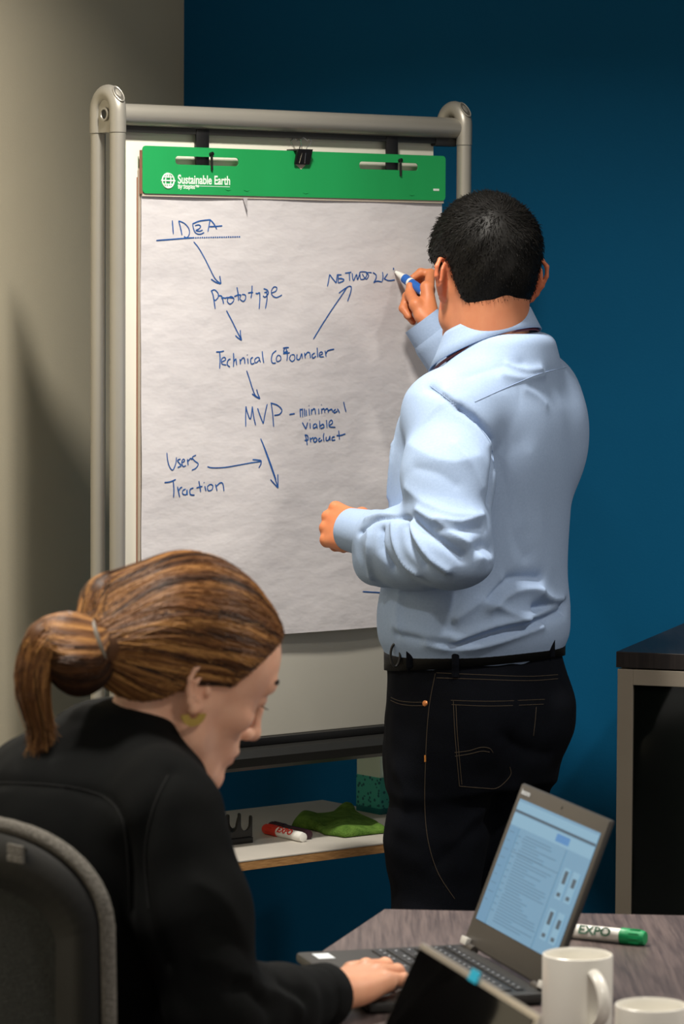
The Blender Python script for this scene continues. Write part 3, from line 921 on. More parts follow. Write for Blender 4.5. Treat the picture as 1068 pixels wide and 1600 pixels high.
for nn, lean, du in ((0.012, 0.012, -0.002), (-0.008, -0.004, 0.004)):
    def hp(u, w, n): return bw(cu + u + du, w, nn + n)
    pts = [hp(-0.006, -0.022, 0.001), hp(-0.004, -0.004, 0.006), hp(-0.006, 0.008, lean * .6), hp(-0.011, 0.014, lean), hp(-0.012, 0.019, lean), hp(-0.006, 0.023, lean), hp(-0.001, 0.021, lean), hp(0.002, 0.017, lean), hp(0.006, 0.021, lean), hp(0.012, 0.019, lean), hp(0.011, 0.013, lean), hp(0.006, 0.006, lean * .6), hp(0.004, -0.004, 0.006), hp(0.006, -0.022, 0.001)]
    mb = MB(); mb.tube(pts, 0.0007, 8, cap=True); mb.build('wire_handle', M['chrome'], clip)
q = [pb(458, 257), pb(466, 255.5), pb(474, 258), pb(467, 265)]
mb = MB(); mb.add([bw(a, b, 0.0058) for a, b in q], [(0, 1, 2, 3)]); mb.build('torn_spot', M['paper_edge'], header, smooth=False)

# ------------------------------------------------------------------ markers
def marker(name, label, a, b, r, body_mat, cap_mat, end_mat, text=None, tmat=None, tup=Z, capped=True, cap_frac=0.36, bare=False):
    """a = plug end, b = cap / nib end"""
    a = Vector(a); b = Vector(b); L = (b - a).length
    t = thing(name, label, 'marker', (a + b) / 2 - Z * r)
    Q = Matrix.Translation(a) @ (b - a).to_track_quat('Z', 'Y').to_matrix().to_4x4()
    cl = L * (1 - cap_frac)
    mb = MB(); mb.lathe([(r * 0.55, 0), (r * 0.85, 0.001), (r * 0.88, 0.006), (r * 0.95, 0.008), (r * 0.95, cl), (r * 0.8, cl + 0.001)] if not bare else
                        [(r * 0.55, 0), (r * 0.85, 0.001), (r * 0.9, 0.006), (r, 0.008), (r, L * 0.72), (r * 0.82, L * 0.74), (r * 0.62, L * 0.86), (r * 0.3, L * 0.97), (r * 0.28, L * 0.975), (0.0001, L * 0.975)], Q, 20)
    mb.build('barrel', M['print_white'] if body_mat is None else body_mat, t)
    if not bare:
        mb = MB(); mb.lathe([(r * 0.98, cl - 0.001), (r * 1.08, cl), (r * 1.08, cl + 0.010), (r, cl + 0.012), (r * 0.96, L - 0.004), (r * 0.85, L - 0.0005), (r * 0.5, L), (0.0001, L)], Q, 20); cp = mb.build('cap', cap_mat, t)
        for k in range(10):
            an = 2 * PI * k / 10
            mb = MB(); mb.box((math.cos(an) * r * 1.02, math.sin(an) * r * 1.02, cl + 0.012 + (L - cl - 0.018) / 2), (0.0012, 0.0012, L - cl - 0.02), Q); mb.build('cap_rib', cap_mat, cp)
        mb = MB(); mb.lathe([(r * 0.955, L * 0.10), (r * 0.965, L * 0.10), (r * 0.965, cl * 0.93), (r * 0.955, cl * 0.93)], Q, 20)
    else:
        mb = MB(); mb.lathe([(r * 0.28, L * 0.96), (r * 0.26, L * 0.985), (r * 0.1, L), (0.0001, L)], Q, 12); mb.build('nib', cap_mat, t)
    if text:
        view = -ray(534, 1200)
        ax = (b - a).normalized()
        zax = (Vector((0, -1, 0.5)) - ax * Vector((0, -1, 0.5)).dot(ax)).normalized()
        xax = ax if ax.x > 0 else -ax
        yax = zax.cross(xax)
        c0 = (a if ax.x > 0 else b) + xax * (L * (0.26 if ax.x > 0 else 0.42)) - yax * r * 0.55 + zax * (r * 1.0)
        R4 = Matrix(((xax.x, yax.x, zax.x, c0.x), (xax.y, yax.y, zax.y, c0.y), (xax.z, yax.z, zax.z, c0.z), (0, 0, 0, 1)))
        text_obj('printed_lettering', text, r * 1.6, R4, tmat, t, bold=0.0004, depth=0.0002, width=L * 0.36)
    return t, Q
M['red_ink'] = material('red_plastic', rgb(214, 52, 34), 0.45)
M['white_pl'] = material('white_plastic', rgb(232, 230, 224), 0.4)
M['green_pl'] = material('green_plastic', rgb(14, 142, 84), 0.4)
M['green_dk'] = material('dark_green_print', rgb(10, 74, 48), 0.5)
M['blue_pl'] = material('blue_plastic_print', rgb(28, 92, 176), 0.42)
M['plum_pl'] = material('dark_plum_plastic', rgb(52, 20, 34), 0.45)
r_ = 0.0098
pa = atz(474, 1317, SHZ) + Z * r_; pb_ = atz(414, 1303, SHZ) + Z * r_
marker('dry_erase_marker', 'white marker with red cap and red lettering lying on the shelf', pa, pb_, r_, M['white_pl'], M['red_ink'], None, 'EXPO', M['red_ink'])
off_ = Vector((0.010, 0.030, 0))
marker('dry_erase_marker', 'dark plum marker with white plug lying behind the red-capped marker', pa + off_, pb_ + off_, r_, M['plum_pl'], M['plum_pl'], None)
mbt = MB(); 
# ------------------------------------------------------------------ pen holder
ph = thing('marker_holder', 'black plastic marker holder with curved slots at left end of shelf', 'marker holder', atz(372, 1316, SHZ))
o_ = atz(393, 1317, SHZ)
PH = Matrix(((B.x, 0, -N.x, o_.x), (B.y, 0, -N.y, o_.y), (0, 1, 0, o_.z), (0, 0, 0, 1)))
mb = MB(); mb.box((-0.06, 0.006, 0.02), (0.12, 0.012, 0.05), PH, 0.002); mb.build('base', M['black_plastic'], ph)
prof = [(-0.12, 0.012)]
for k in range(4):
    x0 = -0.12 + k * 0.03
    prof += [(x0 + 0.001, 0.048), (x0 + 0.004, 0.05), (x0 + 0.0055, 0.048)]
    prof += [(x0 + 0.0165 + 0.011 * math.cos(a), 0.036 + 0.013 * math.sin(a)) for a in np.linspace(PI, 2 * PI, 9)]
prof += [(-0.002, 0.048), (0.0, 0.05), (0.0015, 0.046), (0.0015, 0.012)]
for dz in (0.0, 0.034):
    mb = MB(); mb.prism(prof, [], dz, dz + 0.006, PH); mb.build('slotted_rack', M['black_plastic'], ph, smooth=False)
# ------------------------------------------------------------------ green cloth
M['cloth'] = material('green_microfibre', rgb(104, 138, 60), 0.95, var=rgb(72, 104, 40), var_scale=70, bump=0.9, bump_scale=420, bump_dist=0.003, spec=0.1)
cc_ = [atz(454, 1293, SHZ), atz(530, 1311, SHZ), atz(610, 1302, SHZ), atz(540, 1268, SHZ)]
V = []; Fc = []
n1 = 40
for j in range(n1 + 1):
    for i in range(n1 + 1):
        s, t = i / n1, j / n1
        p = cc_[0] * (1 - s) * (1 - t) + cc_[1] * s * (1 - t) + cc_[2] * s * t + cc_[3] * (1 - s) * t
        e = min(s, 1 - s, t, 1 - t)
        ed = min(1, e / 0.07) ** 0.5
        h = 0.002 + (0.013 + 0.006 * math.sin(7 * s + 3 * t) * math.sin(5 * t + 1) + 0.007 * max(0, math.sin(9 * t - 4 * s)) * (1 - s)) * ed
        wob = 0.006 * math.sin(11 * s) * (t - 0.5) * 2 + 0.005 * math.sin(9 * t + 2)
        p = p + B * wob + N * (0.004 * math.sin(13 * s))
        V.append(p + Z * h)
for j in range(n1):
    for i in range(n1):
        a = j * (n1 + 1) + i
        Fc.append((a, a + 1, a + n1 + 2, a + n1 + 1))
cl = mesh_obj('cleaning_cloth', V, Fc, M['cloth'])
tag(cl, 'crumpled green microfibre cloth lying on the plywood shelf', 'cloth')
sm = cl.modifiers.new('thick', 'SOLIDIFY'); sm.thickness = 0.0025; sm.offset = 1
# ------------------------------------------------------------------ teal carton
def teal_material():
    m = material('teal_print', rgb(40, 150, 140), 0.5)
    nt = m.node_tree; b = nt.nodes['Principled BSDF']
    tc = nt.nodes['Texture Coordinate']
    v = nt.nodes.new('ShaderNodeTexVoronoi'); v.inputs['Scale'].default_value = 110
    nt.links.new(tc.outputs['Object'], v.inputs['Vector'])
    r = nt.nodes.new('ShaderNodeValToRGB'); r.color_ramp.interpolation = 'CONSTANT'
    r.color_ramp.elements[0].color = (*rgb(20, 86, 96), 1); r.color_ramp.elements[1].position = 0.33
    r.color_ramp.elements[1].color = (*rgb(66, 170, 156), 1)
    nt.links.new(v.outputs['Distance'], r.inputs[0]); nt.links.new(r.outputs[0], b.inputs['Base Color'])
    return m
M['teal'] = teal_material()
bx0 = atz(593, 1274, SHZ)
tb = thing('tissue_carton', 'pale carton with teal patterned lower half at right end of shelf', 'box', bx0)
TBM = Matrix(((B.x, -N.x, 0, bx0.x), (B.y, -N.y, 0, bx0.y), (0, 0, 1, bx0.z), (0, 0, 0, 1)))
mb = MB(); mb.box((0.055, 0.035, 0.066), (0.11, 0.07, 0.126), TBM, 0.001); mb.build('carton', material('pale_carton', rgb(196, 214, 200), 0.5), tb, smooth=False)
mb = MB(); mb.box((0.055, 0.035, 0.042), (0.1112, 0.0712, 0.06), TBM, 0.0003); mb.build('printed_band', M['teal'], tb, smooth=False)
mb = MB(); mb.box((0.055, 0.035, 0.0068), (0.1114, 0.0714, 0.0112), TBM, 0.0003); mb.build('base_band', material('deep_teal', rgb(14, 106, 110), 0.5), tb, smooth=False)

# ------------------------------------------------------------------ table
def wood_material(name, c1, c2, ang, sc=26, rough=0.42):
    m = bpy.data.materials.new(name); m.use_nodes = True
    nt = m.node_tree; b = nt.nodes['Principled BSDF']; b.inputs['Roughness'].default_value = rough
    tc = nt.nodes.new('ShaderNodeTexCoord'); mp = nt.nodes.new('ShaderNodeMapping')
    mp.inputs['Rotation'].default_value = (0, 0, ang)
    mp.inputs['Scale'].default_value = (sc, 1.2, 1)
    nt.links.new(tc.outputs['Object'], mp.inputs[0])
    nz = nt.nodes.new('ShaderNodeTexNoise'); nz.inputs['Scale'].default_value = 6; nz.inputs['Detail'].default_value = 7; nz.inputs['Roughness'].default_value = 0.6
    nt.links.new(mp.outputs[0], nz.inputs['Vector'])
    r = nt.nodes.new('ShaderNodeValToRGB')
    r.color_ramp.elements[0].position = 0.36; r.color_ramp.elements[0].color = (*c1, 1)
    r.color_ramp.elements[1].position = 0.66; r.color_ramp.elements[1].color = (*c2, 1)
    nt.links.new(nz.outputs['Fac'], r.inputs[0]); nt.links.new(r.outputs[0], b.inputs['Base Color'])
    bu = nt.nodes.new('ShaderNodeBump'); bu.inputs['Strength'].default_value = 0.25; bu.inputs['Distance'].default_value = 0.001
    nt.links.new(nz.outputs['Fac'], bu.inputs['Height']); nt.links.new(bu.outputs[0], b.inputs['Normal'])
    return m
TZ = 0.74
tA = Vector((0.062, 4.846, 0)); tdir = Vector((-0.135, -0.49, 0)).normalized(); tback = Vector((0.416, -0.038, 0)).normalized()
tB = tA + tback * 1.5; tC = tA + tdir * 2.3; tD = tC + Vector((1.75, -0.1, 0))
ang_ = math.atan2(tdir.x, -tdir.y)
M['table'] = wood_material('grey_brown_laminate', rgb(66, 56, 56), rgb(100, 87, 84), -ang_ )
M['table_edge'] = material('table_edge_band', rgb(92, 82, 78), 0.5)
table = thing('conference_table', 'grey-brown wood-grain conference table in the foreground', 'table', ((tA + tD) / 2).to_tuple())
def slab(poly, z0, z1):
    mb = MB(); mb.prism([(p.x, p.y) for p in poly], [], z0, z1, Matrix.Identity(4)); return mb
top = slab([tA, tB, tD, tC], TZ - 0.03, TZ).build('table_top', M['table'], table, smooth=False)
bv = top.modifiers.new('bevel', 'BEVEL'); bv.width = 0.002; bv.segments = 2; bv.limit_method = 'ANGLE'
for p in (tA + tback * 0.9 + tdir * 0.45, tC + Vector((0.85, 0.35, 0))):
    mb = MB(); mb.box((p.x, p.y, 0.37), (0.09, 0.09, 0.66), None, 0.008); lg = mb.build('leg', M['alu_dark'], table)
    mb = MB(); mb.box((p.x, p.y, 0.02), (0.6, 0.3, 0.036), None, 0.01); mb.build('foot', M['alu_dark'], lg)

# ------------------------------------------------------------------ laptops
M['lap_body'] = material('charcoal_laptop_body', rgb(44, 43, 42), 0.5, var=rgb(40, 39, 38), var_scale=90)
M['key'] = material('keycap', rgb(24, 24, 26), 0.5)
M['key_print'] = material('key_legend', rgb(200, 205, 210), 0.5)
M['bezel'] = material('grey_bezel', rgb(66, 62, 58), 0.45)
M['silver'] = material('silver_lid', rgb(196, 188, 176), 0.35, 0.7)
M['gloss'] = material('glossy_dark_screen', rgb(9, 8, 8), 0.04, spec=0.4)
M['silver_pl'] = material('silver_plastic', rgb(200, 198, 192), 0.4)  # pale plastic of the laptop's hinge covers
def laptop(label, hingeL, hingeR, depth, lidh, lean, screen='on', body=None, back=None):
    hl = Vector(hingeL); hr = Vector(hingeR); Wd = (hr - hl).length
    X = (hr - hl).normalized(); D = Vector((X.y, -X.x, 0))       # D points to the user
    if D.x > 0: D = -D
    c = (hl + hr) / 2 + D * depth / 2
    t = thing('laptop', label, 'laptop', (c.x, c.y, TZ))
    t0 = 0.013
    BMt = Matrix(((X.x, -D.x, 0, hl.x), (X.y, -D.y, 0, hl.y), (0, 0, 1, TZ + 0.002), (0, 0, 0, 1)))   # x along hinge, y away from user
    if X.cross(-D).z < 0: pass
    mb = MB(); mb.box((Wd / 2, -depth / 2, t0 / 2), (Wd, depth, t0), BMt, 0.004); base = mb.build('base', body or M['lap_body'], t)
    for sx in (0.03, Wd - 0.03):
        for sy in (-0.02, -depth + 0.02):
            mb = MB(); mb.box((sx, sy, -0.0005), (0.02, 0.006, 0.003), BMt); mb.build('rubber_foot', M['black_matte'], base)
    kb = MB(); kb.box((Wd / 2, -depth * 0.33, t0 - 0.0004), (Wd * 0.9, depth * 0.5, 0.0012), BMt, 0.0004); kbo = kb.build('keyboard', M['black_plastic'], t)
    kme = None
    rows = 6; kp = Wd * 0.88 / 15
    for r in range(rows):
        y = -depth * 0.33 + depth * 0.25 - (r + 0.5) * depth * 0.5 / rows
        x = Wd * 0.06
        widths = [1] * 15 if r == 0 else ([1] * 13 + [2] if r == 1 else ([1.5] + [1] * 12 + [1.5] if r == 2 else ([1.75] + [1] * 11 + [2.25] if r == 3 else ([2.25] + [1] * 10 + [2.75] if r == 4 else [1, 1, 1, 1, 6, 1, 1, 1, 1, 1]))))
        for wv in widths:
            key = (round(wv * 100), r == 0)
            if wv == 1 and r > 0 and kme is not None:
                ko = bpy.data.objects.new('key', kme); COL.objects.link(ko); ko.parent = kbo
                ko.matrix_parent_inverse = Matrix.Identity(4)
                ko.matrix_local = BMt @ Matrix.Translation((x + kp * wv / 2, y, t0 + 0.0008))
            else:
                m2 = MB(); m2.box((0, 0, 0), (kp * wv - 0.0025, depth * 0.5 / rows * (0.6 if r == 0 else 1) - 0.0025, 0.0022), None, 0.0006, 1)
                m2.box((-kp * wv * 0.2, 0.002, 0.0012), (0.002, 0.003, 0.0003), None)
                ko = m2.build('key', M['key'], kbo, smooth=False)
                ko.data.materials.append(M['key_print'])
                for p in ko.data.polygons[-6:]: p.material_index = 1
                ko.matrix_local = BMt @ Matrix.Translation((x + kp * wv / 2, y, t0 + 0.0008))
                if wv == 1 and r > 0: kme = ko.data
            x += kp * wv
    mb = MB(); mb.box((Wd / 2, -depth * 0.79, t0 + 0.0001), (Wd * 0.32, depth * 0.28, 0.0008), BMt, 0.0003); mb.build('touchpad', M['key'], t)
    mb = MB(); mb.box((Wd * 0.11, -depth * 0.88, t0 + 0.0002), (0.034, 0.022, 0.0006), BMt); mb.build('sticker', M['key_print'], t, smooth=False)
    # lid
    U = (Z * math.cos(lean) - D * math.sin(lean)).normalized()
    n = X.cross(U)
    if n.dot(D) < 0: n = -n
    hz = TZ + 0.002 + t0 + 0.002
    LM = Matrix(((X.x, U.x, n.x, hl.x), (X.y, U.y, n.y, hl.y), (X.z, U.z, n.z, hz), (0, 0, 0, 1)))
    if LM.to_3x3().determinant() < 0: pass
    mb = MB(); mb.box((Wd / 2, lidh / 2, -0.0045), (Wd, lidh, 0.006), LM, 0.0025); lid = mb.build('lid', back or M['lap_body'], t)
    for sx in (0.035, Wd - 0.035):
        mb = MB(); mb.tube([hl + X * (sx - 0.014) + Z * (hz - 0.002), hl + X * (sx + 0.014) + Z * (hz - 0.002)], 0.0055, 12); mb.build('hinge', M['bezel'], t)
    if screen == 'on':
        mb = MB(); mb.box((Wd / 2, lidh / 2, -0.0012), (Wd - 0.004, lidh - 0.004, 0.0016), LM, 0.0006); mb.build('bezel', M['bezel'], lid)
        s0, s1, b0, b1 = 0.016, Wd - 0.014, 0.036, lidh - 0.020
        mb = MB(); mb.box(((s0 + s1) / 2, (b0 + b1) / 2, -0.0002), (s1 - s0, b1 - b0, 0.0007), LM); scr = mb.build('screen', M['screen'], lid, smooth=False)
        ww, hh = s1 - s0, b1 - b0
        def q(mat, rects, name, zz):
            m2 = MB()
            for (x0, y0, x1, y1) in rects:
                P = [(s0 + ww * x0, b0 + hh * (1 - y1)), (s0 + ww * x1, b0 + hh * (1 - y1)), (s0 + ww * x1, b0 + hh * (1 - y0)), (s0 + ww * x0, b0 + hh * (1 - y0))]
                m2.add([LM @ Vector((a, b, zz)) for a, b in P], [(0, 1, 2, 3)])
            m2.build(name, mat, scr, smooth=False)
        q(M['scr_light'], [(0, 0.02, 1, 0.085), (0.0, 0.115, 1.0, 0.21)], 'window_bars', 0.0004)
        q(M['scr_dark'], [(0, 0.088, 1, 0.108)], 'title_line', 0.0005)
        q(M['scr_btn'], [(0.56, 0.13, 0.72, 0.19)], 'button', 0.0006)
        q(M['scr_side'], [(0, 0.22, 0.12, 1.0)], 'side_panel', 0.0004)
        lines = []
        random.seed(3)
        y = 0.25
        while y < 0.97:
            lines.append((0.2 + 0.02 * (random.random() < .3), y, 0.36 + random.random() * 0.34, y + 0.008)); y += 0.024
        for k in range(9): lines.append((0.02, 0.26 + k * 0.07, 0.05 + random.random() * 0.04, 0.268 + k * 0.07))
        for k in range(12): lines.append((0.135, 0.27 + k * 0.055, 0.17, 0.278 + k * 0.055))
        q(M['scr_text'], lines, 'text_lines', 0.0006)
        q(M['scr_line'], [(0.12, 0.40, 0.72, 0.408), (0.715, 0.22, 0.722, 1.0), (0.12, 0.22, 0.126, 1.0)], 'rules', 0.0006)
        th = []
        for (x, y) in ((0.77, 0.34), (0.88, 0.34), (0.77, 0.66), (0.88, 0.66)):
            th.append((x, y, x + 0.075, y + 0.24))
        q(M['scr_light'], th, 'thumbnails', 0.0006)
        q(M['scr_pic'], [(x0 + 0.02, y0 + 0.02 + 0.03 * (i % 2), x1 - 0.015, y0 + 0.12) for i, (x0, y0, x1, y1) in enumerate(th)] + [(x0 + 0.015, y1 - 0.05, x1 - 0.02, y1 - 0.02) for (x0, y0, x1, y1) in th], 'thumbnail_pictures', 0.0008)
        L4 = LM @ Matrix.Translation((0.012, lidh - 0.014, 0.0))
        text_obj('printed_lettering', 'lenovo', 0.011, L4, M['key_print'], lid, bold=0.0002, width=0.032)
        mb = MB(); mb.lathe([(0.0001, 0), (0.002, 0), (0.002, -0.0003)], LM @ Matrix.Translation((Wd / 2, lidh - 0.010, 0.0)), 12); mb.build('webcam', M['black_plastic'], lid)
        mb = MB(); mb.box((Wd * 0.05, 0.004, 0.003), (0.022, 0.010, 0.007), LM, 0.001); mb.build('hinge_cover', M['silver_pl'], t)
        mb = MB(); mb.box((Wd * 0.955, 0.004, 0.003), (0.016, 0.009, 0.007), LM, 0.001); mb.build('hinge_cover', M['silver_pl'], t)
    else:
        mb = MB(); mb.box((Wd / 2, lidh / 2, -0.0010), (Wd - 0.012, lidh - 0.012, 0.0016), LM, 0.0003); mb.build('screen', M['gloss'], lid, smooth=False)
        # cyan patch: reflection of a sticky flag, set on the dark screen as colour
        f = plane_hit(740, 1525, LM.to_translation() + n * 0.0006, n)
        loc = LM.inverted() @ f
        mb = MB(); mb.box((loc.x, loc.y, 0.0004), (0.026, 0.012, 0.0008), LM, 0.0002); mb.build('flag_reflection', material('cyan_reflection', rgb(20, 186, 224), 0.5), lid, smooth=False)
    return t, LM
M['screen'] = emission('screen_blue', rgb(104, 150, 180), 0.72)
M['scr_light'] = emission('screen_pale', rgb(124, 168, 194), 0.72)
M['scr_dark'] = emission('screen_navy', rgb(42, 74, 96), 0.72)
M['scr_btn'] = emission('screen_button', rgb(62, 128, 186), 0.72)
M['scr_side'] = emission('screen_side', rgb(92, 142, 176), 0.72)
M['scr_text'] = emission('screen_text', rgb(78, 120, 148), 0.72)
M['scr_line'] = emission('screen_rule', rgb(84, 124, 150), 0.72)
M['scr_pic'] = emission('screen_picture', rgb(50, 74, 92), 0.72)
laptop('charcoal laptop with lit blue-white web page that the woman types on', (0.160, 4.512, 0), (0.252, 4.198, 0), 0.226, 0.222, math.radians(21))
PT = at(655, 1463, 3.5); PR = at(846, 1577, 3.14)
X2 = Vector((PR.x - PT.x, PR.y - PT.y, 0)).normalized(); D2 = Vector((X2.y, -X2.x, 0)); D2 = -D2 if D2.x > 0 else D2
ln2 = math.radians(25); hgt2 = (PT.z - (TZ + 0.022)) / math.cos(ln2)
hl2 = Vector((PT.x, PT.y, 0)) + D2 * hgt2 * math.sin(ln2)
laptop('silver-rimmed laptop with a dark glossy screen in the near foreground', hl2, hl2 + X2 * 0.365, 0.24, hgt2, ln2, 'off', M['silver'], M['silver'])

# ------------------------------------------------------------------ mugs
M['mug'] = material('white_glazed_ceramic', rgb(238, 235, 226), 0.25)
M['coffee'] = material('milky_coffee', rgb(214, 206, 196), 0.3)
def mug(label, c, z1, r, hd, hdir):
    c = Vector((c[0], c[1], TZ + 0.0005)); h = z1 - c.z
    t = thing('mug', label, 'mug', c, 'white mugs on the table')
    MT = Matrix.Translation(c)
    mb = MB(); mb.lathe([(0.0001, 0.001), (r * 0.8, 0.0), (r * 0.9, 0.002), (r * 0.97, 0.008), (r, 0.02), (r, h - 0.003), (r * 0.985, h - 0.0005), (r * 0.96, h), (r * 0.93, h - 0.002), (r * 0.92, h - 0.006), (r * 0.91, 0.012), (r * 0.8, 0.006), (0.0001, 0.006)], MT, 48)
    mb.build('cup', M['mug'], t)
    hdv = Vector(hdir).normalized()
    pts = []
    for a in np.linspace(-1.25, 1.25, 20):
        pts.append(c + hdv * (r * 0.93 + 0.031 * (math.cos(a) - math.cos(1.25)) / (1 - math.cos(1.25))) + Z * (h * 0.52 + h * 0.33 * math.sin(a) / math.sin(1.25)))
    mb = MB(); mb.tube(pts, 0.0062, 12, squash=(0.75, 1.25), up=hdv); mb.build('handle', M['mug'], t)
    return t
m1 = atz(902, 1490, 0.838)
mug('white mug standing beside the lit laptop with its handle facing the viewer', (m1.x, m1.y), 0.838, 0.0412, 0, (0.42, -1, 0))
m2 = atz(1017, 1569, 0.832)
mug('white mug at the bottom right corner of the picture, cut off by the edge', (m2.x, m2.y), 0.832, 0.0400, 0, (1, 0.3, 0))
r_ = 0.0102
ga = atz(872, 1464, TZ) + Z * r_; gb = atz(1008, 1478, TZ) + Z * r_
marker('dry_erase_marker', 'white marker with green cap and green lettering lying on the table', ga, gb, r_, M['white_pl'], M['green_pl'], None, 'EXPO', M['green_dk'], cap_frac=0.27)

# ------------------------------------------------------------------ cabinet
M['cab_top'] = wood_material('dark_wood_top', rgb(30, 26, 26), rgb(46, 40, 38), PHI, 20, 0.4)
M['cab_frame'] = material('grey_cabinet_frame', rgb(150, 140, 126), 0.5, 0.1, var=rgb(144, 134, 120), var_scale=5)
M['cab_in'] = material('cabinet_interior', rgb(46, 46, 42), 0.7)
M['glass'] = material('smoked_glass', rgb(30, 36, 32), 0.06, transmission=0.75, spec=0.5)
CBZ = 0.95
c0 = atz(962, 1018, CBZ)
cab = thing('credenza', 'low cabinet with smoked glass doors and dark top against blue wall', 'cabinet', (c0.x + 0.6, c0.y, 0))
CBM = Matrix(((WB.x, -WL.x, 0, c0.x), (WB.y, -WL.y, 0, c0.y), (0, 0, 1, 0), (0, 0, 0, 1)))
LX, DY = 1.3, 0.60
mb = MB(); mb.box((LX / 2, DY / 2, CBZ - 0.0145), (LX, DY, 0.029), CBM, 0.001); mb.build('top', M['cab_top'], cab, smooth=False)
zt = CBZ - 0.0295
for x in (0.012, LX - 0.012):
    mb = MB(); mb.box((x, DY / 2 + 0.012, zt / 2 + 0.02), (0.018, DY - 0.03, zt - 0.04), CBM, 0.001); mb.build('side_panel', M['cab_frame'], cab, smooth=False)
mb = MB(); mb.box((LX / 2, DY - 0.012, zt / 2 + 0.02), (LX - 0.05, 0.012, zt - 0.045), CBM); mb.build('back_panel', M['cab_in'], cab, smooth=False)
for zz in (0.05, 0.35, 0.64):
    mb = MB(); mb.box((LX / 2, DY / 2 + 0.01, zz), (LX - 0.045, DY - 0.06, 0.018), CBM, 0.001); mb.build('shelf', M['cab_in'], cab, smooth=False)
mb = MB(); mb.box((LX / 2, DY / 2 + 0.02, 0.02), (LX - 0.04, DY - 0.06, 0.04), CBM); mb.build('plinth', M['black_matte'], cab, smooth=False)
fw = 0.0285
for k in range(2):
    x0 = 0.003 + k * (LX / 2); x1 = x0 + LX / 2 - 0.006
    z0, z1 = 0.045, zt - 0.002
    mb = MB()
    mb.box((x0 + fw / 2, 0.009, (z0 + z1) / 2), (fw, 0.018, z1 - z0), CBM, 0.001)
    mb.box((x1 - fw / 2, 0.009, (z0 + z1) / 2), (fw, 0.018, z1 - z0), CBM, 0.001)
    mb.box(((x0 + x1) / 2, 0.009, z1 - fw / 2), (x1 - x0 - 2 * fw, 0.018, fw), CBM, 0.001)
    mb.box(((x0 + x1) / 2, 0.009, z0 + fw / 2), (x1 - x0 - 2 * fw, 0.018, fw), CBM, 0.001)
    dr = mb.build('door_frame', M['cab_frame'], cab, smooth=False)
    mb = MB(); mb.box(((x0 + x1) / 2, 0.010, (z0 + z1) / 2), (x1 - x0 - 2 * fw + 0.004, 0.004, z1 - z0 - 2 * fw + 0.004), CBM); mb.build('glass_pane', M['glass'], dr, smooth=False)
    for zz in (z1 - 0.10, z0 + 0.12):
        mb = MB(); mb.box((x0 + fw + 0.004, 0.018, zz), (0.012, 0.008, 0.014), CBM, 0.001); mb.build('door_hinge', M['chrome'], dr, smooth=False)

# ------------------------------------------------------------------ office chair
M['chair_mesh'] = material('grey_mesh_fabric', rgb(58, 60, 56), 0.9, var=rgb(36, 38, 35), var_scale=260, bump=0.9, bump_scale=500, bump_dist=0.003)
M['chair_pipe'] = material('grey_braided_piping', rgb(128, 124, 116), 0.85, var=rgb(84, 80, 74), var_scale=300, bump=1.0, bump_scale=350, bump_dist=0.004)
M['chair_black'] = material('chair_frame_black', rgb(16, 17, 17), 0.6)
CC = Vector((-0.418, 3.925, 0)); ca = math.radians(40)
CG = Vector((math.cos(ca), math.sin(ca), 0)); CR = Vector((math.sin(ca), -math.cos(ca), 0))
chair = thing('office_chair', 'grey mesh-back office chair the woman sits on', 'chair', (CC.x + CG.x * 0.25, CC.y + CG.y * 0.25, 0))
CT, CBt, CHW = 1.018, 0.60, 0.242
def cpt(s, z, off=0.0):
    lean = -(z - 0.75) * 0.10
    curve = 0.035 * (s / CHW) ** 2
    return CC + CR * s + CG * (lean + curve + off) + Z * z
def coutline(inset):
    hw = CHW - inset; top = CT - inset; bot = CBt + inset
    rx, rz = 0.165 - inset * 0.6, 0.10 - inset * 0.6
    pts = []
    for a in np.linspace(0, PI / 2, 12): pts.append((hw - rx + rx * math.cos(a) ** 0.8, top - rz + rz * math.sin(a) ** 0.9))
    for a in np.linspace(PI / 2, 0, 12): pts.append((-(hw - rx + rx * math.cos(a) ** 0.8), top - rz + rz * math.sin(a) ** 0.9))
    for a in np.linspace(0, PI / 2, 6): pts.append((-(hw - 0.02) + 0.05 * (1 - math.cos(a)), bot + 0.05 * (1 - math.sin(a))))
    for a in np.linspace(PI / 2, 0, 6): pts.append(((hw - 0.02) - 0.05 * (1 - math.cos(a)), bot + 0.05 * (1 - math.sin(a))))
    return pts
ol = coutline(0.004)
mb = MB(); mb.tube([cpt(s, z) for s, z in ol], 0.0085, 10, closed=True); mb.build('edge_piping', M['chair_pipe'], chair)
o2 = coutline(0.012); o3 = coutline(0.075)
V = [cpt(s, z, -0.008) for s, z in o2] + [cpt(s, z, -0.004) for s, z in o3] + [cpt(s, z, 0.010) for s, z in o3] + [cpt(s, z, 0.008) for s, z in o2]
n = len(o2); Fc = []
for i in range(n):
    j = (i + 1) % n
    for k in range(4):
        a, b = k * n, ((k + 1) % 4) * n
        Fc.append((a + i, a + j, b + j, b + i))
bf = mesh_obj('back_frame', V, Fc, M['chair_black'], chair)
V = []; Fc = []
nn_ = 12
for k in range(nn_ + 1):
    f = 1 - k / nn_
    for (s, z) in o3:
        zc = (CT + CBt) / 2
        V.append(cpt(s * f * 1.01, zc + (z - zc) * f * 1.01, -0.002))
for k in range(nn_):
    for i in range(n):
        j = (i + 1) % n
        Fc.append((k * n + i, k * n + j, (k + 1) * n + j, (k + 1) * n + i))
mesh_obj('back_mesh', V, Fc, M['chair_mesh'], chair)
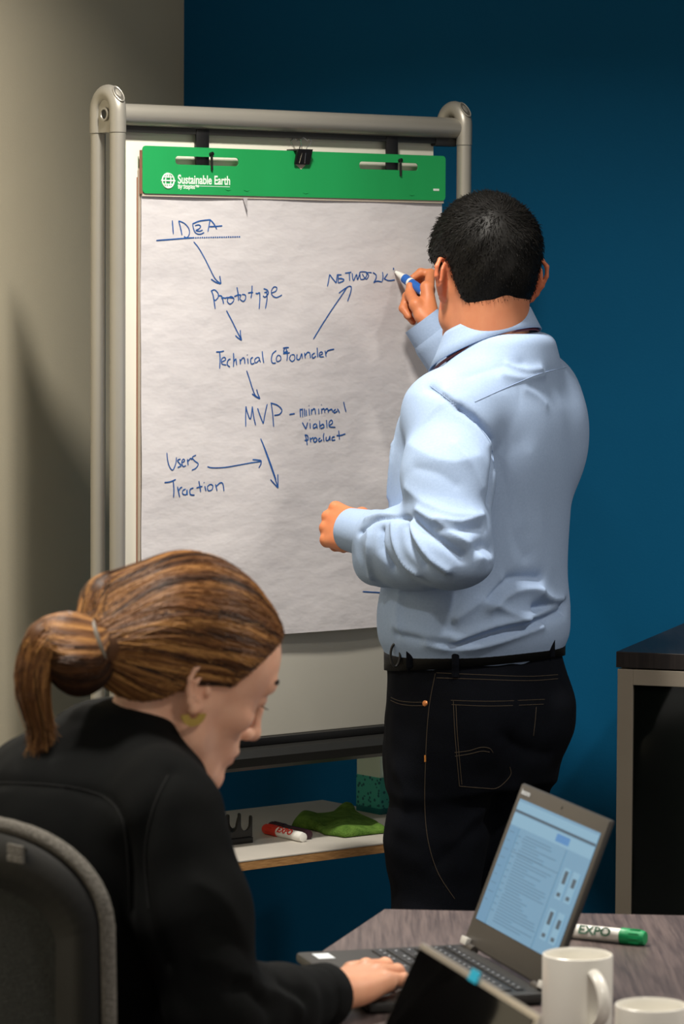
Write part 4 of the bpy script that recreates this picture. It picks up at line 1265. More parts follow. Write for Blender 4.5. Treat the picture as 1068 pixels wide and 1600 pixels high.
mb = MB(); mb.box((0, 0, 0), (0.03, 0.004, 0.02), Matrix.Translation(cpt(0.125, CT - 0.032, -0.011)) @ Matrix.Rotation(math.atan2(CR.y, CR.x), 4, 'Z'), 0.001); mb.build('frame_clip', M['chair_pipe'], chair, smooth=False)
mb = MB(); sc_ = CC + CG * 0.27
SM_ = Matrix(((CR.x, CG.x, 0, sc_.x), (CR.y, CG.y, 0, sc_.y), (0, 0, 1, 0), (0, 0, 0, 1)))
mb.box((0, 0, 0.44), (0.48, 0.46, 0.07), SM_, 0.03, 4); mb.build('seat', M['chair_black'], chair)
mb = MB(); mb.tube([CC - CG * 0.02 + Z * 0.72, CC - CG * 0.05 + Z * 0.55, CC + CG * 0.02 + Z * 0.40, sc_ + Z * 0.385], [0.022, 0.025, 0.025, 0.03], 12); mb.build('back_support', M['chair_black'], chair)
mb = MB(); mb.tube([sc_ + Z * 0.10, sc_ + Z * 0.405], 0.026, 16); mb.build('gas_lift', M['alu_dark'], chair)
for k in range(5):
    a = ca + 2 * PI * k / 5
    d = Vector((math.cos(a), math.sin(a), 0))
    mb = MB(); mb.tube([sc_ + Z * 0.11, sc_ + d * 0.15 + Z * 0.105, sc_ + d * 0.30 + Z * 0.075], [0.028, 0.022, 0.016], 10); lg = mb.build('base_leg', M['chair_black'], chair)
    WM = Matrix.Translation(sc_ + d * 0.30 + Z * 0.0305 - Vector((-d.y, d.x, 0)) * 0.02) @ Vector((-d.y, d.x, 0)).to_track_quat('Z', 'Y').to_matrix().to_4x4()
    mb = MB(); mb.lathe([(0.001, 0), (0.026, 0), (0.03, 0.005), (0.03, 0.035), (0.026, 0.04), (0.001, 0.04)], WM, 18); mb.build('castor', M['black_plastic'], lg)

# ------------------------------------------------------------------ the man at the board
M['skin'] = material('skin', (1, 1, 1), 0.52, attr=True, var=(0.93, 0.86, 0.84), var_scale=45, bump=0.12, bump_scale=420, bump_dist=0.0008, sss=0.12)
M['hair'] = material('hair', (1, 1, 1), 0.5, attr=True, spec=0.3)
M['hair_dark'] = material('short_hair', (1, 1, 1), 0.55, attr=True, spec=0.18)
M['shirt'] = material('pale_blue_cotton', rgb(156, 177, 208), 0.85, var=rgb(149, 170, 202), var_scale=260, bump=0.3, bump_scale=700, bump_dist=0.0008, spec=0.25)
M['seam'] = material('shirt_seam', rgb(142, 163, 195), 0.8)
M['jeans'] = material('dark_indigo_denim', rgb(9, 12, 21), 0.9, var=rgb(5, 7, 12), var_scale=420, bump=0.4, bump_scale=700, bump_dist=0.001, spec=0.12)
M['stitch'] = material('tan_stitching', rgb(66, 55, 42), 0.8)
M['tie'] = material('dark_red_silk', rgb(84, 16, 30), 0.45)
M['leather'] = material('black_leather', rgb(8, 8, 8), 0.5, bump=0.3, bump_scale=300, spec=0.2)
man = thing('person', 'person in pale blue shirt and dark jeans writing on the flip chart', 'person', (0.24, 5.96, 0))

# shirt
TZs = [0.955, 0.985, 1.01, 1.05, 1.115, 1.224, 1.333, 1.398, 1.442, 1.485, 1.53]
TCX = [0.228, 0.2278, 0.2272, 0.2267, 0.2289, 0.2354, 0.243, 0.2485, 0.258, 0.276, 0.284]
TYW = np.radians([48, 48, 48.5, 49, 51, 54, 57, 59, 60, 60, 60])
TA = [0.160, 0.170, 0.181, 0.184, 0.179, 0.180, 0.187, 0.180, 0.152, 0.108, 0.080]
TB = [0.118, 0.127, 0.137, 0.141, 0.135, 0.134, 0.136, 0.126, 0.106, 0.084, 0.070]
TCY = [5.95] * 8 + [5.949, 5.940, 5.935]
MY = 5.95
LS = at(706, 652, 5.815); LE = at(700, 852, 5.70); LW = at(578, 836, 5.865)
RS = Vector((0.328, 6.085, 1.425)); RE = Vector((0.335, 6.28, 1.29)); RW = at(684, 536, 6.285)
v = Vol((-0.02, 5.56, 0.93), (0.48, 6.42, 1.60), 0.0036)
v.loft(TZs, TCX, TCY, TYW, TA, TB, n=2.25)
v.chain([(0.278, 5.975, 1.464), tuple(RS)], [0.062, 0.066], 0.05)
v.chain([(0.255, 5.93, 1.415), tuple(LS)], [0.062, 0.064], 0.05)
v.ell((0.355, 6.03, 1.36), (0.065, 0.065, 0.10), 0.05)            # right shoulder blade
v.chain([tuple(RS), tuple(RE)], [0.068, 0.062], 0.04)
v.chain([tuple(RE), tuple(RW)], [0.060, 0.043], 0.02)
sl = v.twin()
mid = at(700, 745, 5.745)
sl.chain([tuple(LS), tuple(mid), tuple(LE)], [0.072, 0.075, 0.066], 0.02)
sl.chain([tuple(LE), tuple(at(640, 852, 5.78)), tuple(at(588, 838, 5.855))], [0.064, 0.062, 0.045], 0.03)
sl.chain([tuple(at(662, 884, 5.76)), tuple(at(592, 880, 5.85)), tuple(at(582, 884, 5.862))], [0.036, 0.034, 0.026], 0.03)
sl.ell(tuple(at(722, 880, 5.69)), (0.045, 0.045, 0.03), 0.03)
# sleeve meets the body softly at the shoulder only
hh = np.clip((sl.ax[2] - 1.33) / 0.1, 0, 1)[None, None, :] * 0.05 + 0.006
a_, b_ = v.d, sl.d
kk = np.maximum(hh - np.abs(a_ - b_), 0) / hh
v.d = (np.minimum(a_, b_) - kk * kk * hh * 0.25).astype(np.float32)
V, F = v.mesh(1)
tree = bvh(V, F)
def zz(l): return [(460 + l[i] / 2.225, 560 + l[i + 1] / 2.225) for i in range(0, len(l), 2)]
folds = [
    (zz((470, 100, 560, 165, 650, 240, 692, 310, 690, 400, 676, 500)), 0.010, -0.007),
    (zz((520, 120, 600, 195, 668, 300)), 0.014, 0.007),
    (zz((575, 175, 640, 225, 690, 290)), 0.007, -0.006),
    (zz((400, 300, 480, 345, 560, 360, 640, 340)), 0.018, 0.0025), (zz((420, 380, 500, 400, 560, 440)), 0.016, -0.002),
    (zz((560, 300, 620, 380, 650, 450)), 0.012, 0.003),
    (zz((390, 450, 450, 500, 540, 540, 620, 545)), 0.015, 0.0035),
    (zz((410, 555, 470, 610, 545, 665, 580, 690)), 0.010, -0.008), (zz((430, 530, 520, 590, 600, 640)), 0.012, 0.006),
    (zz((480, 585, 560, 600, 650, 590)), 0.009, -0.004), (zz((500, 560, 580, 570, 650, 545)), 0.009, 0.004),
    (zz((405, 560, 425, 620, 470, 690, 530, 735)), 0.009, 0.007), (zz((385, 580, 400, 650, 450, 720)), 0.008, -0.006),
    (zz((345, 575, 352, 640, 385, 710, 430, 745)), 0.009, 0.006), (zz((300, 595, 300, 660, 340, 730)), 0.008, -0.008), (zz((265, 600, 262, 680, 270, 760)), 0.009, 0.006),
    (zz((225, 605, 280, 560, 340, 552, 400, 560)), 0.007, -0.006), (zz((250, 560, 300, 545, 350, 548)), 0.007, 0.004),
    (zz((650, 690, 760, 738, 880, 722)), 0.014, 0.008), (zz((660, 650, 760, 690, 860, 690)), 0.014, -0.006),
    (zz((670, 835, 740, 770, 850, 765)), 0.012, -0.008), (zz((680, 870, 760, 810, 850, 800)), 0.014, 0.007),
    (zz((560, 905, 650, 840, 720, 770)), 0.012, 0.006), (zz((670, 850, 760, 890, 800, 910)), 0.010, 0.006),
    (zz((560, 1000, 700, 955, 830, 925, 940, 880)), 0.010, -0.009), (zz((560, 980, 690, 930, 800, 905, 930, 850)), 0.010, 0.008),
    (zz((460, 990, 560, 1010, 700, 985, 860, 930)), 0.010, 0.007), (zz((350, 930, 450, 960, 560, 965)), 0.014, 0.004), (zz((360, 960, 470, 985, 540, 1000)), 0.009, -0.005),
    (zz((840, 870, 890, 862, 940, 850)), 0.012, -0.013), (zz((850, 815, 900, 840, 940, 835)), 0.012, 0.006),
    (zz((820, 330, 850, 480, 860, 620, 890, 720)), 0.025, 0.003), (zz((780, 300, 800, 450, 810, 600)), 0.03, -0.002),
    (zz((700, 330, 740, 450, 760, 600, 800, 690)), 0.022, -0.004),
    (zz((800, 110, 840, 130, 870, 160)), 0.012, 0.002),
    (zz((640, 660, 690, 740, 660, 830)), 0.012, -0.006), (zz((560, 820, 545, 900, 560, 960)), 0.018, -0.004),
    (zz((370, 820, 360, 880, 375, 960)), 0.014, 0.004), (zz((345, 300, 335, 400, 330, 480)), 0.010, 0.004),
    (zz((720, 60, 800, 70, 860, 55)), 0.012, 0.004), (zz((600, 60, 700, 30, 790, 20)), 0.014, -0.003), (zz((740, 20, 800, 40, 850, 35)), 0.008, 0.004),
]
folds = [(p, w * (0.8 if w < 0.02 else 1), a * (1.45 if w < 0.02 else 1)) for p, w, a in folds]
V = apply_folds(V, F, tree, folds)
Nn = vnormals(V, F)
V = V + Nn * (0.0005 * wav(V, 5, 30))[:, None]
shirt = mesh_obj('shirt', V, F, M['shirt'], man, label='pale blue long-sleeved cotton shirt')
tree = bvh(V, F)
def seam(px, r, mat, name, parent, tr, lift=0.0004, n=6, label=None):
    pts = on_surface(tr, px, n, lift)
    if len(pts) > 2:
        mb = MB(); mb.tube(pts, r, 6); return mb.build(name, mat, parent)
seam([(741, 628), (790, 606), (840, 585), (884, 574)], 0.0006, M['seam'], 'yoke_seam', shirt, tree)
seam([(672, 603), (700, 624), (735, 655), (764, 690), (772, 735)], 0.0005, M['seam'], 'armhole_seam', shirt, tree)
# cuffs
def cuff(wp, elbow, r0, r1, L, name):
    d = (Vector(wp) - Vector(elbow)).normalized()
    Q = Matrix.Translation(Vector(wp)) @ d.to_track_quat('Z', 'Y').to_matrix().to_4x4()
    mb = MB(); mb.lathe([(r0 * 0.9, -0.01), (r0, 0), (r0 * 1.01, 0.006), (r1 * 1.01, L - 0.004), (r1, L), (r1 - 0.003, L - 0.001), (r1 - 0.004, 0.01)], Q, 40)
    vv = np.array(mb.v); mb.v = [tuple(p) for p in vv]
    o = mb.build(name, M['shirt'], man)
    return o
LWd = (at(545, 828, 5.905) - at(600, 841, 5.835))
cw0 = at(583, 836, 5.858); cuff(cw0, cw0 - LWd, 0.041, 0.0365, 0.062, 'cuff')
cuff(RW, RE, 0.040, 0.036, 0.05, 'cuff')

# collar
NKC = at(761, 508, 5.955)
CYAW = math.radians(58)
CF = Vector((-math.sin(CYAW), math.cos(CYAW), 0)); CL = Vector((-math.cos(CYAW), -math.sin(CYAW), 0))
def ringpt(phi, r, z, fo=0.0):
    return Vector((NKC.x, NKC.y, 0)) + CF * (math.cos(phi) * r * 1.06 + fo) + CL * (math.sin(phi) * r) + Z * z
rows = []
np_ = 64
for i in range(np_ + 1):
    ph = math.radians(12 + 336 * i / np_)
    fr = (1 + math.cos(ph)) / 2
    zt_ = NKC.z + 0.006 - 0.026 * math.cos(ph)
    dr = 0.034 + 0.030 * fr ** 1.5
    rows.append([ringpt(ph, 0.066, zt_ - 0.045), ringpt(ph, 0.0665, zt_ - 0.01), ringpt(ph, 0.068, zt_), ringpt(ph, 0.0705, zt_ + 0.001), ringpt(ph, 0.074, zt_ - 0.006), ringpt(ph, 0.081 + 0.004 * fr, zt_ - dr * 0.6), ringpt(ph, 0.088 + 0.008 * fr, zt_ - dr), ringpt(ph, 0.0865 + 0.008 * fr, zt_ - dr - 0.001), ringpt(ph, 0.078, zt_ - dr * 0.5)])
V2 = [p for r in rows for p in r]; k_ = len(rows[0]); F2 = []
for i in range(np_):
    for j in range(k_ - 1): F2.append((i * k_ + j, i * k_ + j + 1, (i + 1) * k_ + j + 1, (i + 1) * k_ + j))
col_ = mesh_obj('collar', V2, F2, M['shirt'], man)
mb = MB(); mb.tube([ringpt(math.radians(14 + 332 * i / 40), 0.0820 + 0.006 * (1 + math.cos(math.radians(14 + 332 * i / 40))) / 2, NKC.z + 0.0025 - 0.026 * math.cos(math.radians(14 + 332 * i / 40)) - (0.034 + 0.030 * ((1 + math.cos(math.radians(14 + 332 * i / 40))) / 2) ** 1.5)) for i in range(41)], 0.0024, 8)
mb.build('tie_band', M['tie'], man)
# tie
tp = []
for i in range(24):
    z = 1.455 - (1.455 - 1.035) * i / 23
    yw = np.interp(z, TZs, TYW); bb = np.interp(z, TZs, TB); cx = np.interp(z, TZs, TCX)
    f_ = Vector((-math.sin(yw), math.cos(yw), 0)); tp.append((Vector((cx, MY, z)) + f_ * (bb + 0.012), f_, Vector((math.cos(yw), math.sin(yw), 0))))
V2 = []; F2 = []
for i, (p, f_, s_) in enumerate(tp):
    w_ = 0.018 + 0.022 * i / 23
    if i == 23: w_ = 0.004
    for (a, b) in ((-1, 0), (0, 0.004), (1, 0), (0, -0.003)): V2.append(p + s_ * w_ * a + f_ * b)
for i in range(23):
    for j in range(4): F2.append((i * 4 + j, i * 4 + (j + 1) % 4, (i + 1) * 4 + (j + 1) % 4, (i + 1) * 4 + j))
mesh_obj('necktie', V2, F2, M['tie'], man, smooth=False)

# jeans
JZ = [0.76, 0.80, 0.86, 0.92, 0.965, 0.992]
JA = [0.158, 0.166, 0.170, 0.170, 0.167, 0.165]
JB = [0.116, 0.128, 0.134, 0.131, 0.126, 0.122]
JY = math.radians(48)
Jr = Vector((math.cos(JY), math.sin(JY), 0)); Jf = Vector((-math.sin(JY), math.cos(JY), 0))
JC = Vector((0.232, MY, 0))
v = Vol((0.0, 5.68, 0.03), (0.47, 6.26, 1.01), 0.006)
v.loft(JZ, [0.226, 0.228, 0.232, 0.232, 0.230, 0.228], MY, JY, JA, JB, n=2.3, ends=0.006)
for s in (1, -1):
    hp_ = JC + Jr * 0.088 * s + Z * 0.84
    if s == 1: hp_ = hp_ - Jr * 0.012
    kn_ = JC + Jr * 0.085 * s + Jf * 0.015 + Z * 0.50; an_ = JC + Jr * 0.09 * s - Jf * 0.01 + Z * 0.09
    v.chain([tuple(hp_), tuple(hp_ * 0.5 + kn_ * 0.5 + Jf * 0.01), tuple(kn_), tuple(an_)], [0.086, 0.081, 0.070, 0.062], 0.035)
    v.ell(tuple(JC + Jr * 0.066 * s - Jf * 0.056 + Z * 0.885), (0.080, 0.080, 0.080), 0.035)     # seat
V, F = v.mesh(1)
tr0 = bvh(V, F)
def zj(l): return [(560 + l[i] / 2.67, 940 + l[i + 1] / 2.67) for i in range(0, len(l), 2)]
V = apply_folds(V, F, tr0, [(zj((640, 780, 520, 860, 400, 1000)), 0.016, 0.006), (zj((600, 560, 700, 620, 790, 640)), 0.014, -0.008), (zj((560, 900, 450, 980, 330, 1100)), 0.014, -0.005), (zj((160, 700, 200, 800, 180, 950)), 0.016, 0.004), (zj((640, 560, 640, 660, 600, 760)), 0.012, -0.005)])
V = V + vnormals(V, F) * (0.002 * wav(V, 3, 40) + 0.001 * wav(V, 4, 110))[:, None]
jeans = mesh_obj('jeans', V, F, M['jeans'], man, label='dark indigo jeans')
trj = bvh(V, F)
for l in ((325, 297, 500, 305, 700, 312, 830, 305), (325, 318, 500, 324, 700, 330, 830, 322), (385, 412, 560, 416, 775, 408), (388, 430, 560, 436, 770, 428), (395, 415, 402, 560, 420, 770), (406, 430, 412, 560, 430, 762), (420, 770, 520, 778, 580, 776, 632, 726, 630, 690), (400, 630, 460, 622, 510, 608, 545, 612, 560, 630), (402, 645, 460, 636, 512, 624, 545, 628), (740, 440, 735, 500, 728, 560),
          (320, 300, 300, 400, 288, 500, 280, 640, 276, 850, 290, 1000, 330, 1130, 400, 1240), (135, 400, 170, 414, 220, 420, 276, 420), (134, 412, 170, 427, 220, 434, 276, 434)):
    seam(zj(l), 0.0006, M['stitch'], 'stitching', jeans, trj, 0.0003)
p_, n_ = cast(trj, 664, 1099)
Q = Matrix.Translation(p_) @ n_.to_track_quat('Z', 'Y').to_matrix().to_4x4()
mb = MB(); mb.lathe([(0.0001, 0.0025), (0.003, 0.0022), (0.005, 0.0012), (0.0055, -0.001)], Q, 16); mb.build('rivet', material('copper', rgb(214, 140, 90), 0.35, 0.9), jeans)
seam([(664, 1180), (664, 1190)], 0.0016, material('orange_tab', rgb(190, 120, 50), 0.6), 'red_tab', jeans, trj, 0.0006)
# belt
def belt_ring(off, dz):
    pts = []
    for i in range(72):
        ph = 2 * PI * i / 72
        c, s = math.cos(ph), math.sin(ph)
        g = (abs(c) ** 2.3 + abs(s) ** 2.3) ** (-1 / 2.3)
        u_ = g * c * (0.166 + off); w_ = g * s * (0.123 + off)
        pts.append(Vector((0.229, MY, 0)) + Jr * u_ + Jf * w_ + Z * (0.984 - 0.013 * (w_ / 0.125) + dz))
    return pts
rr = [belt_ring(0.001, -0.018), belt_ring(0.006, -0.017), belt_ring(0.0065, 0.016), belt_ring(0.001, 0.018)]
V2 = [p for r in rr for p in r]; F2 = []
for k in range(3):
    for i in range(72): F2.append((k * 72 + i, k * 72 + (i + 1) % 72, (k + 1) * 72 + (i + 1) % 72, (k + 1) * 72 + i))
belt = mesh_obj('belt', V2, F2, M['leather'], man, label='black leather belt')
trb = bvh(np.array(V2), np.array(F2))
for (x, y0, y1) in ((711, 1018, 1058), (861, 990, 1026), (640, 1006, 1048)):
    pts = [p for p in (cast(trb, x, y)[0] or cast(trj, x, y)[0] for y in np.linspace(y0, y1, 8)) if p is not None]
    d = -ray(x, y0).normalized()
    if len(pts) > 2:
        mb = MB(); mb.tube([p + d * 0.003 for p in pts], 0.0062, 8, squash=(1, 0.4), up=Vector((1, 0, 0))); mb.build('belt_loop', M['jeans'], jeans)
p_ = cast(trb, 621, 1019)[0]; p_ = (p_ if p_ is not None else at(621, 1019, 5.85)) + Vector((-0.004, -0.004, -0.004))
mb = MB(); mb.tube([p_ + Vector((0.008 * math.cos(a), -0.004, 0.019 * math.sin(a))) for a in np.linspace(0, 2 * PI, 24, endpoint=False)], 0.0022, 8, closed=True)
mb.build('key_hook', M['black_plastic'], belt)
# shoes
for s in (1, -1):
    an_ = JC + Jr * 0.09 * s
    v = Vol((an_.x - 0.26, an_.y - 0.26, -0.005), (an_.x + 0.26, an_.y + 0.26, 0.15), 0.006)
    v.chain([tuple(an_ - Jf * 0.05 + Z * 0.045), tuple(an_ + Jf * 0.06 + Z * 0.05), tuple(an_ + Jf * 0.17 + Z * 0.038)], [0.04, 0.044, 0.034], 0.02)
    v.cone(tuple(an_ + Z * 0.05), tuple(an_ - Jf * 0.01 + Z * 0.11), 0.042, 0.045, 0.02)
    v.op(lambda X, Y, Zz: Zz * 1.0 + 0 * X + 0 * Y - 0.001, v.lo, v.lo + v.h * np.array(v.d.shape), 0, 's')
    Vs, Fs = v.mesh(1); mesh_obj('shoe', Vs, Fs, M['leather'], man)

# head, neck and hands: one skin mesh
HB = math.radians(16)
HSC = 1.06
HF = Vector((-math.sin(HB), math.cos(HB), 0.02)).normalized()
HMX = frame((0, 0, 0), HF, (0.0, 0, 1))
HL = Vector((HMX[0][1], HMX[1][1], HMX[2][1]))
HO = at(697, 436, 5.93) - HL * 0.0705 * HSC + HF * 0.014 * HSC
HMX = Matrix.Translation(HO) @ HMX @ Matrix.Scale(HSC, 4)
HINV = HMX.inverted()
nb = HINV @ Vector((NKC.x + 0.004, NKC.y, NKC.z - 0.075))
hv = head_vol('m', tuple(nb), 0.061, flare=0.68, esc=1.10)
Vh, Fh = hv.mesh(1)
def tint_skin(Vl, base, lips, f=False):
    c = np.tile(np.array(base), (len(Vl), 1))
    d = ((Vl[:, 0] - 0.100) / 0.012) ** 2 + (Vl[:, 1] / 0.022) ** 2 + ((Vl[:, 2] + 0.0625) / 0.012) ** 2
    w = np.clip(1.3 - d, 0, 1)[:, None]
    c = c * (1 - w) + w * np.array(lips)
    e = ((Vl[:, 1] * np.sign(Vl[:, 1]) - 0.078) / 0.018)
    return c
SK_M = np.array(rgb(196, 128, 92))
Ch = tint_skin(Vh, SK_M, rgb(170, 92, 78))
ears = (np.abs(Vh[:, 1]) > 0.071) & (np.abs(Vh[:, 2]) < 0.05)
Ch[ears] = Ch[ears] * np.array((1.1, 0.86, 0.82))
# left fist
FM = frame(at(560, 831, 5.885), (-0.58, 0.80, 0.12), (-0.70, -0.55, 0.45))
V3, F3 = hand_mesh(FM, [(0.05, 1.25, 1.55, 0.9), (0.0, 1.30, 1.6, 0.9), (-0.05, 1.32, 1.6, 0.9), (-0.1, 1.35, 1.6, 0.9)], [(0.018, 0.026, -0.012), (0.052, 0.036, -0.030), (0.078, 0.018, -0.050), (0.082, -0.006, -0.056)], 0.98, left=True, wrist_r=0.027)
# right hand with the marker
TIP = plane_hit(616.5, 424, TL + N * 0.003, N)
MEND = at(669, 462, TIP.y - 0.085)
GR = TIP + (MEND - TIP) * 0.50
wr_ = at(680, 524, 6.315)
MD_ = (MEND - TIP).normalized()
RM = frame(wr_, at(668, 462, 6.355) - wr_, (0.75, 0.25, 0.45))
RMI = RM.inverted()
def rl(x, y, Y): return tuple(RMI @ at(x, y, Y))
yg = GR.y
V4, F4 = hand_mesh(RM, [[rl(672, 428, yg + 0.030), rl(657, 426, yg + 0.030), rl(645, 434, yg + 0.020)], [rl(668, 440, yg + 0.045), rl(652, 440, yg + 0.045), rl(645, 450, yg + 0.030)], (-0.05, 1.35, 1.35, 0.8), (-0.08, 1.4, 1.35, 0.8)],
                   [rl(672, 508, 6.30), rl(658, 494, 6.305), rl(649, 476, 6.31), rl(641, 460, yg - 0.014), rl(640, 447, yg - 0.010)], 0.95, wrist_r=0.026)
# hidden trunk that ties the visible skin together
v = Vol((-0.05, 5.6, 0.75), (0.45, 6.4, 1.52), 0.012)
v.loft(TZs, TCX, MY, TYW, np.array(TA) - 0.035, np.array(TB) - 0.035, n=2.2)
v.chain([tuple(RS), tuple(RE), tuple(wr_)], [0.04, 0.035, 0.024], 0.02); v.chain([tuple(LS), tuple(LE), tuple(at(562, 832, 5.88))], [0.045, 0.037, 0.025], 0.02)
V5, F5 = v.mesh(1)
Vb, Fb = join((xf(HMX, Vh), Fh), (V3, F3), (V4, F4), (V5, F5))
HN = np.array(rgb(206, 128, 84))
Cb = np.concatenate([Ch, np.tile(HN, (len(V3), 1)), np.tile(HN, (len(V4), 1)), np.tile(SK_M, (len(V5), 1))])
mesh_obj('body', Vb, Fb, M['skin'], man, col=Cb, label='skin of head, neck and hands')

# short dark hair
def hair_cap(front, hz, infl, h=0.003):
    v = Vol((-0.13, -0.11, -0.12), (0.13, 0.11, 0.16), h)
    v.ell((-0.008, 0, 0.045), (0.098 + infl, 0.076 + infl, 0.086 + infl))
    v.ell((0.040, 0, 0.040), (0.056 + infl, 0.064 + infl, 0.060 + infl), 0.03)
    v.ell((-0.045, 0, -0.01), (0.055 + infl * 0.6, 0.052 + infl * 0.6, 0.055), 0.03)
    xs = [p[0] for p in hz]; zs = [p[1] for p in hz]
    o = np.argsort(xs)
    def fn(X, Y, Zz):
        return Zz - np.interp(X, np.array(xs)[o], np.array(zs)[o]) + 0 * Y + 0.35 * np.maximum(0, np.abs(Y) - 0.06) * 0
    v.op(lambda X, Y, Zz: -(np.interp(X, np.array(xs)[o], np.array(zs)[o]) - Zz + 0 * Y) * 0.7, v.lo, v.lo + v.h * np.array(v.d.shape), 0, 's') if False else None
    e = (np.interp(v.ax[0], np.array(xs)[o], np.array(zs)[o])[:, None, None] - v.ax[2][None, None, :] + 0 * v.ax[1][None, :, None]) * 0.75
    k = 0.006
    hh = np.maximum(k - np.abs(v.d - e), 0) / k
    v.d = (np.maximum(v.d, e) + hh * hh * k * 0.25).astype(np.float32)
    return v.mesh(1)
hzm = [(0.13, 0.10), (0.095, 0.092), (0.075, 0.060), (0.045, 0.036), (0.020, 0.020), (0.012, -0.012), (0.004, -0.010), (0.0, 0.026), (-0.020, 0.036), (-0.036, 0.034), (-0.046, 0.012), (-0.054, -0.030), (-0.070, -0.062), (-0.12, -0.068)]
Vc, Fc_ = hair_cap(None, hzm, 0.0085)
Nc = vnormals(Vc, Fc_)
Vc = Vc + Nc * (0.0012 * wav(Vc, 21, 120))[:, None]
hairm = mesh_obj('hair', xf(HMX, Vc), Fc_, M['hair_dark'], man, col=np.tile(np.array(rgb(9, 8, 7)), (len(Vc), 1)), label='short dark hair')
ns = 14000
sel = RNG.integers(0, len(Vc), ns)
P0 = Vc[sel] + RNG.normal(0, 0.0012, (ns, 3)); N0 = Nc[sel]
wh = np.array((-0.075, 0.012, 0.112))
dirs = P0 - wh; dirs[:, 2] -= 0.05
dirs += np.array((0.10, 0, 0)) * np.clip((P0[:, 2:3] - 0.06) / 0.06, 0, 1)
dirs -= N0 * np.sum(dirs * N0, 1)[:, None]
dirs /= np.linalg.norm(dirs, axis=1)[:, None] + 1e-6
dirs = dirs * 0.9 + N0 * RNG.uniform(0.15, 0.5, (ns, 1)) + RNG.normal(0, 0.16, (ns, 3))
L_ = RNG.uniform(0.005, 0.011, (ns, 1)) * np.clip(0.35 + (P0[:, 2:3] + 0.02) * 6, 0.35, 1.0)
paths = np.stack([P0 - N0 * 0.001, P0 + dirs * L_ * 0.5, P0 + dirs * L_ - N0 * 0.001], 1)
cols = np.array(rgb(13, 11, 9)) * RNG.uniform(0.5, 1.7, (ns, 1))
Vs, Fs, Cs = strands(paths, RNG.uniform(0.00035, 0.0006, ns), cols)
so = mesh_obj('hair_strands', xf(HMX, Vs), Fs, M['hair_dark'], hairm, col=Cs); so['kind'] = 'stuff'

# the marker he writes with
mk, MQ = marker('dry_erase_marker', 'blue and white marker held to the flip chart by the standing person', MEND, TIP, 0.0085, M['white_pl'], M['black_plastic'], None, None, None, bare=True)
Lm = (TIP - MEND).length
mb = MB(); mb.lathe([(0.0086, Lm * 0.14), (0.0089, Lm * 0.14), (0.0089, Lm * 0.70), (0.0086, Lm * 0.70)], MQ, 20); mb.build('blue_label', M['blue_pl'], mk)
mb = MB(); mb.lathe([(0.0088, Lm * 0.50), (0.00905, Lm * 0.50), (0.00905, Lm * 0.55), (0.0088, Lm * 0.55)], MQ, 20); mb.build('white_stripe', M['white_pl'], mk)

# ------------------------------------------------------------------ the seated woman
M['jacket'] = material('black_wool_jacket', rgb(10, 12, 12), 0.9, var=rgb(7, 8, 8), var_scale=350, bump=0.25, bump_scale=800, bump_dist=0.0008, spec=0.15)
M['jacket_seam'] = material('jacket_seam', rgb(9, 10, 10), 0.9)
M['trousers'] = material('dark_trousers', rgb(22, 22, 26), 0.85, bump=0.2, bump_scale=600)
M['gold'] = material('brushed_gold', rgb(196, 168, 88), 0.42, 0.7, bump=0.1, bump_scale=300)
M['lash'] = material('lash_black', rgb(24, 18, 16), 0.6)
wom = thing('person', 'person with brown ponytail and black jacket seated at the table typing', 'person', (-0.27, 4.06, 0))
GY = math.radians(22)
G_ = Vector((math.cos(GY), math.sin(GY), 0)); GR_ = Vector((math.sin(GY), -math.cos(GY), 0))
# jacket: yaw turns local u onto her right
WZ = [0.50, 0.58, 0.68, 0.80, 0.90, 0.97, 1.02, 1.055, 1.085, 1.11]
WX = [-0.318, -0.314, -0.308, -0.300, -0.292, -0.284, -0.275, -0.266, -0.256, -0.248]
WYc = [4.03, 4.03, 4.035, 4.04, 4.045, 4.05, 4.055, 4.055, 4.055, 4.055]
WA = [0.170, 0.168, 0.152, 0.158, 0.172, 0.170, 0.150, 0.118, 0.082, 0.060]
WBd = [0.125, 0.120, 0.112, 0.122, 0.132, 0.132, 0.122, 0.100, 0.074, 0.058]
WYaw = math.atan2(GR_.y, GR_.x)
wS = at(258, 1282, 3.905); wE = at(335, 1574, 3.865); wW = at(496, 1557, 4.075)
wLS = Vector((wS.x, wS.y, wS.z)) - GR_ * 0.33
v = Vol((-0.62, 3.68, 0.46), (0.10, 4.42, 1.16), 0.005)
v.loft(WZ, WX, WYc, WYaw, WA, WBd, n=2.2)
v.chain([(-0.255, 4.05, 1.055), tuple(wS + Vector((-0.01, 0.02, 0.035)))], [0.062, 0.045], 0.05)
v.chain([(-0.255, 4.05, 1.055), tuple(wLS + Vector((-0.01, 0.0, 0.035)))], [0.062, 0.045], 0.05)
v.ell((-0.345, 4.03, 0.98), (0.085, 0.13, 0.11), 0.06, R=np.array(Matrix.Rotation(GY, 3, 'Z')))
v.chain([tuple(wS), tuple(at(303, 1430, 3.875)), tuple(wE)], [0.066, 0.060, 0.056], 0.03)
v.chain([tuple(wE), tuple(at(430, 1572, 3.985)), tuple(wW)], [0.056, 0.048, 0.037], 0.012)
v.chain([tuple(wLS), (-0.30, 4.28, 0.77)], [0.062, 0.052], 0.03)
v.chain([(-0.30, 4.28, 0.77), (-0.14, 4.24, 0.655)], [0.05, 0.038], 0.01)
V, F = v.mesh(1)
tw = bvh(V, F)
